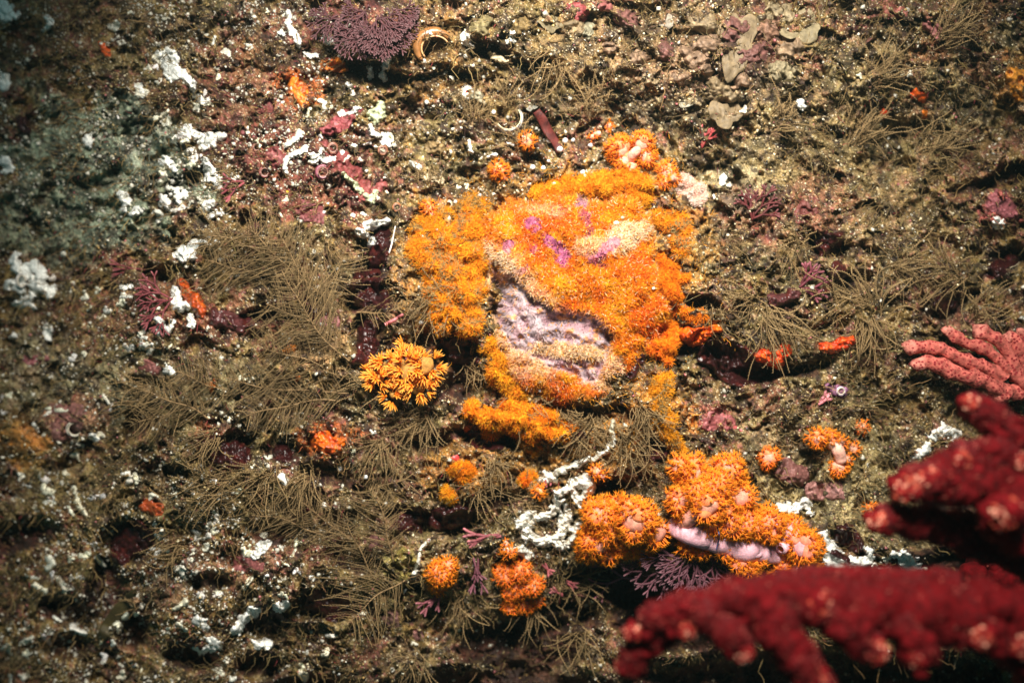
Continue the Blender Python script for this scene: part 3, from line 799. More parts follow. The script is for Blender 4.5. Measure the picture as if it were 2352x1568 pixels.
# upper colony
soft_coral('upper orange soft coral with pale pink branches splaying from its middle', [
    (1590, 1085, 56, 38, .35, -.5, .86), (1560, 1070, 44, 22), (1668, 1080, 56, 38, -.25, -.45, .85), (1690, 1110, 50, 26, -.7, 0, .78), (1560, 1145, 56, 30, .5, .1, .82), (1645, 1120, 80, 36),
    (1605, 1130, 84, 30), (1700, 1140, 62, 32, -.6, .1, .80), (1625, 1160, 96, 34, .05, -.1, .84), (1660, 1165, 80, 24, .1, .4, .8), (1700, 1165, 50, 20), (1575, 1175, 50, 20)],
    [[(1560, 1215, 30, 18), (1590, 1185, 60, 15), (1625, 1150, 78, 14)], [(1600, 1185, 60, 13), (1655, 1130, 80, 12), (1672, 1090, 78, 10)], [(1640, 1150, 70, 12), (1700, 1138, 76, 11)], [(1595, 1160, 60, 11), (1600, 1105, 66, 10)], [(1600, 1180, 50, 11), (1560, 1140, 66, 10)]],
    seed=2, uv=(1635, 1130), name_up=True)
# right colony
soft_coral('long orange soft coral lying on a thick bare lilac stalk', [
    (1640, 1205, 60, 22), (1680, 1205, 70, 30), (1720, 1200, 74, 34), (1765, 1205, 70, 38), (1810, 1225, 64, 40, -.5, .0, .9), (1845, 1255, 60, 38, -.6, .1, .84), (1740, 1195, 60, 24),
    (1700, 1285, 56, 24, 0, .6, .86), (1720, 1305, 48, 22), (1735, 1285, 60, 18), (1838, 1310, 48, 26, -.5, .5, .8), (1800, 1300, 40, 16), (1785, 1315, 36, 14), (1665, 1268, 56, 15), (1580, 1255, 36, 18), (1610, 1265, 40, 16), (1860, 1295, 44, 22)],
    [[(1536, 1205, 16, 20), (1575, 1222, 58, 24), (1640, 1240, 72, 27), (1700, 1256, 68, 33), (1760, 1268, 40, 24), (1835, 1285, 20, 12)], [(1740, 1262, 74, 15), (1725, 1290, 70, 11)], [(1790, 1262, 80, 14), (1830, 1235, 76, 11)], [(1560, 1200, 50, 10), (1600, 1180, 60, 9)]],
    flesh=(.76, .42, .48), seed=3, uv=(1700, 1250))
# small corals
SM = 'small orange soft corals scattered on the reef'
for i, (lab, lobes, stalks, uv) in enumerate([
    ('orange soft coral with white pink heart standing above the boulder', [(1425, 345, 34, 30, .5, -.3, .80), (1475, 330, 34, 24, -.4, -.5, .75), (1484, 360, 30, 22, -.7, .1, .7), (1432, 372, 30, 20, .7, .3, .75), (1450, 385, 26, 15, .2, .7, .8)], [[(1440, 385, 10, 9), (1448, 362, 40, 12), (1472, 336, 50, 9)]], (1450, 350)),
    ('orange soft coral with a rosy spot beside the peach sponge', [(1530, 395, 26, 22, .5, -.4, .85), (1545, 410, 24, 15, .2, -.2, .7), (1525, 420, 20, 14)], [[(1550, 420, 14, 8), (1540, 405, 36, 8)]], (1535, 402)),
    ('tiny orange pink coral left of the coral with the white pink heart', [(1360, 315, 16, 10), (1368, 308, 18, 8, 0, 0, .6)], [[(1362, 318, 8, 6), (1380, 302, 22, 6)]], (1366, 312)),
    ('tiny bright orange coral high above the boulder', [(1398, 290, 14, 11), (1396, 303, 12, 8)], (), (1398, 292)),
    ('little orange coral with pale middle next to the white balls', [(1210, 325, 18, 17, 0, 0, .82)], (), (1210, 325)),
    ('star shaped orange coral above the left end of the boulder', [(1145, 390, 22, 18), (1135, 400, 14, 10), (1158, 408, 12, 10)], (), (1145, 395)),
    ('star shaped orange coral on the rim left of the boulder', [(985, 478, 20, 16), (992, 494, 14, 10)], (), (986, 484)),
    ('orange soft coral with a bent pale stalk on the sandy slope', [(1878, 1005, 26, 22), (1905, 1005, 26, 17), (1930, 1015, 20, 15, -.5, -.4, .7), (1960, 1030, 20, 14, -.6, 0, .7), (1925, 1072, 22, 22, -.1, .6, .75), (1945, 1055, 18, 12, -.6, 0, .6)], [[(1895, 1010, 16, 9), (1925, 1030, 30, 14), (1935, 1070, 24, 13)]], (1920, 1035)),
    ('round orange coral with rosy middle between the two larger orange ones', [(1765, 1050, 24, 22, 0, .1, .86)], (), (1765, 1050)),
    ('tiny orange coral on the sandy slope', [(1977, 980, 14, 14)], (), (1977, 980)),
    ('orange tuft coral behind pink jointed algae', [(1012, 1315, 34, 30), (1030, 1300, 28, 20), (1005, 1345, 22, 18)], (), (1014, 1320)),
    ('red orange coral overgrown with brown threads', [(1160, 1320, 40, 26), (1195, 1310, 40, 24), (1180, 1350, 36, 28), (1225, 1345, 30, 22), (1205, 1385, 30, 22), (1170, 1390, 24, 18), (1235, 1375, 20, 14)], [[(1190, 1340, 10, 12), (1200, 1350, 44, 12)]], (1190, 1350)),
    ('small orange bloom on the white lattice', [(1238, 1128, 26, 13)], (), (1238, 1128)),
    ('small orange bloom under the white branch of the lattice', [(1368, 1082, 24, 14, .3, .4, .8), (1384, 1092, 20, 9)], (), (1372, 1085)),
    ('orange tuft hanging at the left edge of the lattice', [(1170, 1265, 24, 14), (1162, 1248, 20, 9)], (), (1168, 1260)),
    ('tiny orange tuft beside the red coral branches', [(1998, 1168, 16, 12)], (), (1998, 1168)),
]):
    red = i in (2, 8, 9, 11)
    soft_coral(lab, lobes, stalks, polyp=.85, sp=6.0, seed=20 + i, group=SM, uv=uv, plen=9.5,
               pc=(.82, .11, .008) if red else (.86, .19, .006), flesh=(.80, .42, .32))
# the yellow coral: loose star tufts on a pale glassy body
def star_coral():
    r = np.random.default_rng(77)
    t = thing('star_coral', 'yellow orange soft coral of loose pointed stars on a pale glassy body', 'soft coral', Q(930, 850, float(Hl(930, 850))), uv=(930, 850))
    base = float(Hl(930, 850))
    mb = MB()
    for (u, v, dh, rad) in [(945, 855, 46, 52), (975, 840, 46, 40), (915, 840, 44, 38), (960, 885, 40, 36), (872, 868, 44, 20), (905, 905, 36, 20), (885, 840, 36, 18)]:
        mb.ball(Q(u, v, base + dh), rad * .5 * S, (.46, .24, .06), seg=14, amp=.14, seed=u)
    mb.build('body', M_FLESH, t)
    lob = [(945, 850, 50, 56, 26), (980, 845, 46, 42, 16), (925, 835, 50, 42, 16), (962, 885, 44, 40, 12), (868, 870, 48, 26, 9), (905, 908, 40, 26, 8), (880, 835, 40, 22, 7), (940, 800, 36, 26, 7), (858, 862, 40, 16, 4), (850, 855, 36, 12, 3)]
    for (u, v, dh, rad, n) in lob:
        c = Q(u, v, base + dh)
        i = np.arange(n * 2) + .5
        ph = np.arccos(1 - 2 * i / (2 * n)); th = math.pi * (1 + 5 ** .5) * i
        d = np.stack([np.cos(th) * np.sin(ph), np.cos(ph), np.sin(th) * np.sin(ph)], -1); d = unit(d + r.normal(size=d.shape) * .2)
        d = d[d[:, 1] < .25]
        for k in range(len(d)):
            B = c + d[k] * rad * .72 * S
            m2 = MB()
            na = 9
            ref = unit(np.cross(d[k], r.normal(size=3))); b2 = np.cross(d[k], ref)
            w = np.arange(na) * 2 * math.pi / 8 + r.uniform(0, 1)
            lean = np.where(np.arange(na) < 8, 1.35, .2)
            dd = unit(d[k] + lean[:, None] * (np.cos(w)[:, None] * ref + np.sin(w)[:, None] * b2) * r.uniform(.6, 1.1, (na, 1)))
            L = r.uniform(13, 20, na) * S
            B9 = np.repeat(B[None], na, 0)
            mid = B9 + dd * (L * .5)[:, None] + d[k] * 1.5 * S
            end = B9 + dd * L[:, None] + d[k] * 5 * S
            c0 = np.array([.88, .26, .015]); c1 = np.array([.88, .24, .014]); c2 = np.array([.92, .46, .08])
            m2.tubes(np.stack([B9 - dd * 2 * S, mid, end], 1), np.array([[3.0, 2.5, .4]]) * S, np.broadcast_to(np.stack([c0, c1, c2])[None], (na, 3, 3)), sides=5)
            stars.append(m2)
    return t
stars = []
st_t = star_coral()
_r = np.random.default_rng(3)
if len(stars) > 98: stars = [stars[i] for i in _r.permutation(len(stars))[:98]]
for m2 in stars: m2.build('polyp', M_FUZZ, st_t)

# ---------------------------------------------------------------- dark maroon sponges sunk in the hollows
MS = 'dark maroon sponges sunk in the hollows'
for i, (st, lab) in enumerate([
    ([[(1650, 810, 40), (1700, 835, 48), (1740, 850, 26)]], 'large blackish maroon sponge right of the boulder, under the red lips'),
    ([[(880, 545, 22), (870, 590, 26)]], 'blackish maroon sponge behind the left rim of the orange mounds'),
    ([[(850, 640, 26), (820, 670, 24), (870, 690, 30)]], 'blackish maroon sponge in the hollow left of the ochre shoulder'),
    ([[(850, 740, 22), (845, 790, 32), (830, 820, 18)]], 'smooth maroon sponge just above the yellow star coral'),
    ([[(1050, 800, 30), (1080, 830, 22)]], 'maroon sponge in the hollow between star coral and boulder'),
    ([[(490, 1030, 28), (540, 1045, 34)]], 'black maroon sponge in the hollow below the feathery hydroids'),
    ([[(650, 1045, 26)]], 'small black maroon sponge next to the hollow under the hydroids'),
    ([[(1020, 1190, 30), (1060, 1180, 26)]], 'maroon sponge lump left of the jointed pink algae'),
    ([[(925, 1190, 28), (960, 1200, 20)]], 'dark sponge in the middle hollow below the brown threads'),
    ([[(1515, 1035, 24), (1495, 1050, 16)]], 'maroon sponge above the upper orange coral'),
    ([[(1100, 1000, 26), (1150, 1020, 18)]], 'maroon sponge under the yellow orange ledge'),
    ([[(1470, 820, 16), (1450, 855, 14)]], 'brown maroon sponge wedge leaning on the lower right edge of the boulder'),
    ([[(1890, 560, 26), (1930, 545, 16)]], 'maroon sponge in the right slope, level with the boulder top'),
    ([[(1930, 625, 24)], [(1900, 660, 14)]], 'black maroon sponge just under another on the right slope'),
    ([[(1310, 1005, 14), (1340, 1000, 10)]], 'narrow maroon sponge above the white branch'),
    ([[(1950, 1230, 30), (1965, 1250, 22)]], 'black sponge on the sand between orange coral and red branches'),
    ([[(1915, 1270, 14), (1945, 1290, 14)]], 'brown maroon sponge tongue above the Y shaped white crust'),
    ([[(1780, 690, 18), (1830, 675, 14)]], 'ragged dull maroon crust right of the red lips'),
    ([[(310, 1240, 40), (280, 1275, 26)]], 'black sponge in the lower left hollow'),
    ([[(760, 1390, 42), (720, 1380, 24)]], 'dark maroon sponge in the hollow under the lower hydroid fan'),
    ([[(700, 1165, 24)]], 'dark sponge knob beside the lower hydroid threads'),
    ([[(2290, 620, 24), (2320, 600, 18)]], 'dark maroon sponge at the right edge'),
    ([[(2170, 690, 28), (2200, 680, 18)]], 'dark maroon sponge above the pink fingers'),
    ([[(500, 730, 24), (560, 745, 18)]], 'dull red sponge showing between the hydroid branches'),
    ([[(700, 690, 18), (725, 720, 16)]], 'dark maroon sponge under the upper hydroid fan'),
    ([[(50, 280, 16), (60, 300, 14)]], 'dark red spot in the bluish silt'),
]):
    dull = i in (17, 23)
    patch('maroon_sponge', lab, 'sponge', st, 22, flat_col((.08, .024, .024) if dull else (.030, .006, .006), (.060, .010, .008), .3, .55, 14), M_MAROON, MS, amp=.5, lift=-2, lumps=14)

# ---------------------------------------------------------------- red and orange encrusting sponges
RS = 'red and orange encrusting sponges'
for st, lab, ca, cb, th in [
    ([[(1750, 820, 16), (1785, 828, 20), (1805, 805, 13)]], 'scarlet lip shaped sponge over the black maroon sponge', (.62, .05, .008), (.75, .11, .01), 26),
    ([[(1895, 800, 16), (1930, 790, 14), (1955, 783, 10)]], 'smaller scarlet sponge lip on the right', (.60, .045, .008), (.70, .09, .01), 22),
    ([[(1580, 770, 20), (1620, 768, 22), (1645, 755, 10)]], 'orange red pleated shell lobe at the right tip of the boulder', (.74, .13, .006), (.60, .07, .006), 36),
    ([[(420, 650, 10), (445, 690, 20), (460, 720, 16)]], 'rusty red sponge beside the white crumbs on the left', (.38, .055, .01), (.50, .10, .012), 14),
    ([[(745, 1015, 26), (775, 1025, 14)]], 'orange red sponge patch below the star coral', (.72, .15, .012), (.50, .07, .01), 14),
    ([[(685, 195, 24), (695, 225, 18)]], 'orange sponge patch in the pink crust near the top', (.74, .20, .02), (.50, .10, .03), 10),
    ([[(770, 150, 16), (790, 158, 10)]], 'small bright orange sponge patch above the round white knobs', (.78, .22, .02), (.55, .12, .02), 10),
    ([[(230, 98, 9), (246, 125, 9)]], 'small orange red sponge streak in the upper left', (.60, .09, .015), None, 9),
    ([[(2105, 215, 15), (2120, 225, 12)]], 'brightest orange red sponge among threads in the upper right', (.80, .12, .012), (.65, .06, .01), 14),
    ([[(2030, 262, 11)]], 'small red sponge left of the orange dab, upper right', (.65, .06, .012), None, 12),
    ([[(2122, 262, 13)]], 'small orange dab of sponge, upper right', (.80, .20, .015), None, 12),
    ([[(670, 800, 13), (655, 805, 8)]], 'small orange dab behind the hydroid branches', (.70, .22, .03), None, 8),
    ([[(685, 870, 8)]], 'tiny orange dab in the lower hydroid fan', (.70, .18, .03), None, 7),
    ([[(480, 870, 15), (488, 890, 9)]], 'rusty orange dab left of the lower hydroid fan', (.45, .11, .015), None, 9),
    ([[(340, 1160, 16), (365, 1170, 12)]], 'dull rusty sponge in the lower left', (.32, .06, .015), None, 9),
    ([[(1075, 985, 9)]], 'rusty red dab below the ochre shoulder', (.50, .08, .012), None, 9),
    ([[(1048, 1052, 12), (1040, 1062, 8)]], 'little crimson shell crust over the golden tuft', (.60, .05, .05), (.72, .42, .40), 10),
    ([[(2330, 180, 24), (2340, 215, 18)]], 'ochre orange crust at the upper right edge', (.62, .24, .03), (.40, .16, .04), 12),
    ([[(50, 1010, 34), (90, 1015, 20)]], 'ochre orange crust at the left edge', (.40, .17, .04), (.28, .14, .05), 10),
    ([[(660, 445, 9), (640, 440, 7)]], 'mustard yellow leaf shaped crust near the white triangle', (.48, .28, .02), None, 8),
    ([[(2210, 860, 10)]], 'orange dab under the pink fingers', (.70, .15, .02), None, 10),
    ([[(1360, 1010, 8)]], 'small orange dab beside the white branch', (.78, .24, .02), None, 8),
    ([[(2000, 600, 8)]], 'mustard dab on the right slope', (.55, .32, .04), None, 8),
]:
    patch('red_sponge', lab, 'sponge', st, th, flat_col(ca, cb, .3, .52, 12), M_RED, RS, amp=.45, lumps=9)

# ---------------------------------------------------------------- pink coralline crusts
PC = 'pink coralline crusts'
for st, lab, c in [
    ([[(1625, 965, 22), (1665, 968, 18)]], 'rose pink crust on the rock above the upper coral', (.42, .09, .11)),
    ([[(1690, 985, 9)], [(1700, 990, 6)]], 'coral pink dot right of the rose pink crust', (.62, .10, .12)),
    ([[(2290, 470, 30), (2320, 490, 20)]], 'pink crust with white rim at the right edge', (.46, .11, .15)),
    ([[(140, 960, 40), (190, 945, 26)], [(150, 990, 24)]], 'pinkish plate crust jutting from the left edge', (.34, .13, .12)),
    ([[(815, 255, 18), (775, 290, 20), (745, 300, 12)]], 'raspberry crust round the white zigzag near the pale dome', (.40, .055, .085)),
    ([[(780, 370, 26), (740, 350, 20), (810, 400, 18)]], 'raspberry crust right of the white zigzag line', (.32, .045, .06)),
    ([[(840, 440, 22), (880, 430, 14)]], 'raspberry crust under the pale green nub', (.34, .05, .06)),
    ([[(640, 370, 20), (620, 350, 14)]], 'wine red crust left of the white zigzag line', (.25, .03, .045)),
    ([[(700, 480, 30), (740, 500, 20)]], 'wine red crust above the hydroid fan', (.27, .05, .07)),
    ([[(600, 250, 16), (640, 240, 14)]], 'wine red crust left of the orange patch', (.22, .03, .04)),
    ([[(580, 320, 14)], [(560, 300, 10)]], 'rose crust among white flakes', (.36, .08, .10)),
    ([[(735, 745, 20), (770, 735, 14)]], 'pink crust behind the hydroid branches', (.50, .18, .19)),
    ([[(885, 550, 12), (870, 545, 9)]], 'pink crust beside the white knob on the mound rim', (.55, .14, .20)),
    ([[(1930, 900, 16), (1905, 890, 10)]], 'violet crust round a white ring on the sand', (.36, .13, .30)),
    ([[(1870, 1130, 20), (1920, 1125, 26)]], 'dusty pink crust on the sandy slope', (.42, .18, .17)),
    ([[(1800, 1080, 26), (1840, 1095, 20)]], 'dull plum crust on the sandy slope', (.22, .07, .07)),
    ([[(1380, 10, 14), (1400, 20, 8)]], 'rose crust at the top edge', (.42, .12, .12)),
    ([[(1330, 30, 22), (1300, 20, 10)]], 'crimson crust in the dark crack at the top', (.34, .03, .05)),
    ([[(1860, 470, 24), (1840, 500, 18)]], 'maroon leafy crust on the right slope', (.20, .03, .035)),
    ([[(2040, 20, 18), (2070, 30, 14)]], 'brick red crust at the top right', (.34, .08, .06)),
    ([[(2150, 70, 16)], [(2130, 60, 10)]], 'pale red crust in the upper right threads', (.42, .14, .14)),
    ([[(850, 1250, 18), (870, 1230, 12)]], 'faint pink crust in the lower hydroid fan', (.34, .12, .12)),
    ([[(330, 840, 18), (360, 850, 12)]], 'faded pink crust on the left slope', (.34, .10, .10)),
    ([[(100, 820, 14), (60, 830, 12)]], 'pink crust near the left edge', (.36, .09, .12)),
    ([[(560, 1290, 22), (600, 1300, 14)]], 'pink crust among white beads, lower left', (.36, .09, .10)),
    ([[(960, 1460, 14)]], 'pale pink crust near the bottom', (.42, .18, .18)),
    ([[(900, 1420, 22), (910, 1440, 14)]], 'pale rose knob below the lower hydroid fan', (.46, .22, .20)),
]:
    c = tuple(q * .50 + w for q, w in zip(c, (.045, .025, .015)))
    patch('pink_crust', lab, 'algae crust', st, 8, flat_col(c, tuple(min(.8, a * 1.7 + .05) for a in c), .3, .62, 9), M_PINKALGA, PC, amp=.6, lumps=7)

# ---------------------------------------------------------------- white crusts: shapes told apart one by one, then the small flakes
WHITE = (.92, .91, .85)
W = lambda *p: [list(p)]
wl = [
    ('white crust loop with a long tail in the upper left', [[(388, 122, 9), (402, 140, 9), (400, 165, 8), (418, 172, 8)], [(388, 122, 9), (378, 140, 7), (390, 170, 10), (405, 178, 7)], [(418, 172, 9), (438, 190, 7), (442, 205, 6)]], 12),
    ('white flake left of the long tailed loop', [[(365, 125, 6), (374, 138, 6)]], 9),
    ('white teardrop crust below the long tailed loop', [[(318, 200, 7), (326, 212, 9)]], 9),
    ('grainy white triangle of broken crust', [[(430, 300, 10), (470, 322, 15), (505, 315, 7)], [(440, 310, 10), (480, 340, 9)]], 9),
    ('crumbly white trail below the triangle', [[(470, 370, 7), (485, 395, 9), (478, 412, 7)], [(490, 410, 8), (495, 425, 6)]], 9),
    ('white knob left of the crumbly trail', [[(378, 370, 9), (392, 378, 8), (400, 386, 6)]], 11),
    ('white hooked crust under the crumbly trail', [[(410, 440, 10), (420, 446, 9)], [(410, 450, 5), (414, 466, 4)]], 10),
    ('white speck bunch of crust under the blue silt', [[(280, 450, 9), (292, 460, 8), (285, 478, 7)], [(300, 490, 5), (320, 480, 5)]], 10),
    ('lone white bead on the blue silt', [[(200, 320, 8), (202, 330, 7)]], 10),
    ('large pitted white crust at the left edge', [[(40, 610, 16), (70, 630, 26), (95, 660, 20)], [(30, 650, 13), (50, 690, 14), (75, 700, 10)]], 14),
    ('white crust cut by the left edge, upper', [[(3, 185, 17), (14, 200, 9)]], 12),
    ('white shell flake in the upper left corner', [[(5, 15, 14), (35, 32, 10)], [(0, 40, 8), (20, 44, 6)]], 8),
    ('white crust ring at the left edge below the silt', [[(8, 370, 9), (20, 378, 7), (25, 390, 6), (10, 395, 6)]], 9),
    ('small white curl in the upper left corner', [[(108, 38, 6), (116, 52, 7), (110, 64, 4), (98, 70, 4)]], 8),
    ('white knobs just left of the upper hydroid fan', [[(415, 580, 11), (420, 598, 7)], [(440, 572, 9), (455, 560, 8)], [(440, 590, 8)]], 12),
    ('white slivers at the tip of the upper hydroid fan', [[(480, 555, 8), (500, 552, 5)]], 9),
    ('white speckled knot between the hook and the hydroid fan', [[(470, 475, 8), (488, 468, 7)], [(480, 495, 7), (505, 490, 7)]], 10),
    ('white L shaped crust beside the rusty sponge', [[(402, 665, 8), (405, 685, 9), (408, 702, 9), (430, 704, 7)]], 13),
    ('white crumb bar left of the L shaped crust', [[(280, 660, 5), (300, 656, 4)]], 8),
    ('white crumb chain under the L shaped crust', [[(360, 730, 5), (372, 745, 6), (366, 765, 6)], [(385, 760, 5), (395, 740, 5)]], 9),
    ('two white drops below the L shaped crust', [[(438, 728, 6), (440, 745, 6)]], 9),
    ('white wedge of crust on the left slope', [[(385, 848, 8), (396, 855, 6)]], 10),
    ('white drop near the left edge', [[(110, 755, 9), (108, 775, 6)]], 10),
    ('pale crust streak in the lower left', [[(210, 1000, 5), (222, 1010, 5)]], 7),
    ('white crust tongues near the top edge', [[(660, 28, 5), (665, 60, 7), (672, 75, 10), (683, 92, 9), (690, 105, 4)], [(650, 82, 6), (640, 78, 4)]], 10),
    ('white knob beside the dark crack near the top', [[(752, 92, 11), (765, 95, 9)]], 13),
    ('small white arc below the white knob', [[(700, 122, 4), (712, 130, 5), (728, 128, 5)]], 8),
    ('white tooth of crust over twin white knobs', [[(890, 135, 9), (886, 155, 8)]], 10),
    ('lower white tooth on the reef above the pale dome', [[(878, 172, 8), (884, 184, 5)]], 10),
    ('round white knob over the orange patches', [[(801, 196, 8)]], 11),
    ('small twin white knobs by the white tooth', [[(850, 160, 5), (851, 176, 6)]], 10),
    ('pale green white dome shell near the top', [[(862, 268, 22), (872, 252, 14)]], 16),
    ('white streak with raspberry edges', [[(782, 262, 8), (800, 262, 5), (820, 250, 7)]], 10),
    ('white speckled round crust under the pale dome', [[(886, 320, 16)]], 8),
    ('pale hook of crust beside the pale dome', [[(850, 290, 5), (855, 305, 6), (868, 312, 5)]], 9),
    ('white zigzag crust in the raspberry rock', [[(700, 345, 10), (685, 350, 7), (660, 362, 6), (655, 380, 6), (655, 395, 8)]], 11),
    ('short white wing right of the zigzag', [[(720, 355, 8), (732, 362, 8), (725, 372, 6)]], 10),
    ('curved white line above the zigzag', [[(655, 335, 4), (672, 325, 6), (690, 312, 6)]], 9),
    ('white chip right of the white wing', [[(745, 370, 7), (768, 362, 6)], [(735, 345, 4), (745, 370, 5)]], 10),
    ('long pale crust line running down to the green nub', [[(790, 400, 5), (815, 425, 6), (830, 440, 7)]], 8),
    ('pale green nub of crust', [[(842, 450, 8), (852, 462, 8), (862, 440, 5)]], 10),
    ('white arc above the maroon hollow', [[(845, 520, 9), (870, 514, 6), (888, 508, 4)]], 10),
    ('thin white lip on the rim left of the mounds', [[(820, 530, 5), (838, 540, 6)], [(858, 552, 7), (850, 562, 5)]], 10),
    ('white spike crust near the arch shaped brown shell', [[(1068, 85, 7), (1072, 98, 8), (1080, 105, 4)]], 12),
    ('white spike crust right of the first spike', [[(1178, 80, 6), (1176, 92, 8)]], 11),
    ('pale sandy crust strip under the brown shell', [[(1130, 125, 6), (1150, 138, 6), (1160, 142, 4)]], 7),
    ('tiny white crown shell over the boulder', [[(1078, 340, 5), (1076, 325, 3)], [(1082, 348, 4)]], 9),
    ('pale yellow chips above the left mound', [[(980, 408, 7), (1000, 410, 6)], [(1015, 415, 4)]], 8),
    ('white chip above the star shaped coral', [[(945, 375, 5), (962, 385, 5)]], 8),
    ('white pearl chip on the slope right of the plates', [[(1838, 240, 8), (1845, 245, 6)]], 10),
    ('white splash of crust on the right slope', [[(1662, 405, 5), (1660, 420, 5)]], 5),
    ('pale cream chip over the right slope', [[(1800, 210, 5)]], 7),
    ('white crust under the pink crust at the right edge', [[(2285, 510, 8), (2300, 515, 8)]], 9),
    ('white crust pair beside the orange coral colony', [[(1790, 1165, 9), (1815, 1170, 8), (1835, 1160, 9)], [(1845, 1150, 6), (1856, 1160, 7)]], 12),
    ('white bead under the white crust pair', [[(1862, 1178, 6)]], 9),
    ('large Y shaped white crust on the sand', [[(1890, 1225, 7), (1905, 1255, 10), (1915, 1285, 15), (1945, 1300, 16), (1985, 1290, 10)], [(1915, 1290, 14), (1905, 1310, 9)]], 11),
    ('grey white ring of shell beside the Y shaped crust', [[(1985, 1258, 5), (1997, 1265, 5), (2000, 1278, 5), (1988, 1288, 5)]], 9),
    ('bright crumbs of crust below the grey ring', [[(2020, 1315, 8), (2040, 1310, 6)], [(2000, 1330, 6)]], 8),
    ('pale pink and white shell bits beneath the red coral', [[(2060, 1270, 10), (2085, 1285, 12), (2100, 1310, 14)]], 9),
    ('cream flake under the red coral', [[(2095, 1330, 16), (2075, 1345, 12)]], 6),
    ('white crust between pink fingers and red coral', [[(2145, 1000, 10), (2170, 990, 12), (2195, 1000, 9)], [(2110, 1045, 10), (2125, 1030, 8)]], 11),
    ('thin white sliver under the pink finger joint', [[(2308, 880, 6), (2314, 905, 6)]], 8),
    ('white blob at the left bottom among grey threads', [[(560, 1420, 8), (575, 1405, 11), (590, 1402, 8)], [(540, 1450, 9), (548, 1432, 8), (556, 1424, 6)]], 11),
    ('white twin blobs left of the chain at the bottom', [[(455, 1425, 8), (470, 1438, 9)]], 10),
    ('bright bead string at the bottom left', [[(480, 1468, 7), (500, 1480, 8), (470, 1490, 6)]], 9),
    ('white blob over the small hollow, lower left', [[(590, 1480, 9), (612, 1478, 8)]], 10),
    ('elongated white blob near the bottom hollow', [[(640, 1395, 9), (655, 1385, 8)]], 10),
    ('white pair of fingers in the lower hollow', [[(600, 1250, 6), (592, 1268, 7), (582, 1278, 6)], [(614, 1248, 7), (604, 1265, 5)]], 10),
    ('white comma by the lower left hollow', [[(648, 1095, 8), (652, 1104, 7)]], 9),
]
_s = {}
for lab, st, th in wl:
    kk = .95 if 550 < st[0][0][0] < 920 and st[0][0][1] < 500 else 1.35
    st = [[(p[0], p[1], p[2] * kk + .8) for p in q] for q in st]; th *= 1.1
    wc = (.52, .56, .36) if 'green' in lab else ((.62, .50, .32) if ('cream' in lab or 'yellow' in lab or 'sandy' in lab) else WHITE)
    hol = .55 if ('pitted' in lab or 'grainy' in lab or 'speckled' in lab or 'crumbly' in lab) else .12
    patch('white_crust', lab, 'white crust', st, th, flat_col(wc, tuple(a * .8 for a in wc), .08, .55, 6), M_WHITE, 'white crusts on the reef', amp=.7, holes=max(hol, .3), warp=1.1, lift=11)
# the white lattice
patch('white_lattice', 'white lattice crust of open rings beside the left orange coral', 'white crust', [
    [(1210, 1215, 8), (1225, 1195, 9), (1250, 1190, 8), (1272, 1165, 8), (1290, 1185, 7), (1292, 1215, 8), (1272, 1240, 9), (1245, 1245, 8), (1222, 1235, 9), (1208, 1218, 8)],
    [(1195, 1210, 9), (1210, 1240, 7)], [(1292, 1210, 8), (1320, 1215, 9), (1330, 1200, 6)], [(1275, 1165, 7), (1280, 1135, 6), (1300, 1120, 8)],
    [(1165, 1262, 13), (1195, 1262, 14), (1215, 1278, 10)], [(1260, 1245, 13), (1300, 1250, 10), (1320, 1230, 9)], [(1195, 1200, 12), (1215, 1185, 8)], [(1268, 1175, 12), (1290, 1150, 10)], [(1300, 1200, 12)], [(1258, 1095, 11), (1275, 1108, 9)], [(1230, 1180, 6), (1205, 1190, 6)], [(1300, 1165, 6), (1310, 1195, 7)]],
    17, flat_col((.82, .80, .72), (.62, .56, .46), .3, .5, 8), M_WHITE, amp=.95, warp=1.3, lift=9, step=1.5, lumps=9, scale=16, holes=.15)
patch('white_lattice', 'round white lobed crust at the upper right of the open rings', 'white crust', [
    [(1320, 1108, 14), (1345, 1104, 15), (1356, 1122, 13), (1346, 1142, 12), (1330, 1148, 9)], [(1315, 1118, 9), (1322, 1150, 8), (1335, 1160, 10), (1350, 1150, 7)]],
    18, flat_col((.82, .80, .72), (.56, .50, .40), .1, .55, 8), M_WHITE, amp=.45, warp=.7, lift=10, step=1.6)
patch('white_branch', 'long white branch rising from the lattice toward the boulder', 'white crust', [
    [(1407, 972, 7), (1404, 992, 9), (1410, 1015, 8), (1396, 1035, 6), (1365, 1052, 7), (1330, 1062, 8), (1300, 1075, 9), (1272, 1092, 8)], [(1240, 1105, 7), (1268, 1095, 8)]],
    15, flat_col((.80, .78, .70), (.50, .44, .32), .3, .48, 8), M_WHITE, amp=.8, warp=1.2, scale=14, holes=.15, lift=14, step=1.6)
patch('white_branch', 'thin broken white branch hanging left of the lattice', 'white crust', [
    [(985, 1240, 6), (965, 1262, 5), (962, 1285, 5), (958, 1300, 6), (950, 1325, 6)]],
    10, flat_col((.70, .68, .60), None, .1), M_WHITE, amp=.3, warp=.5, lift=8)

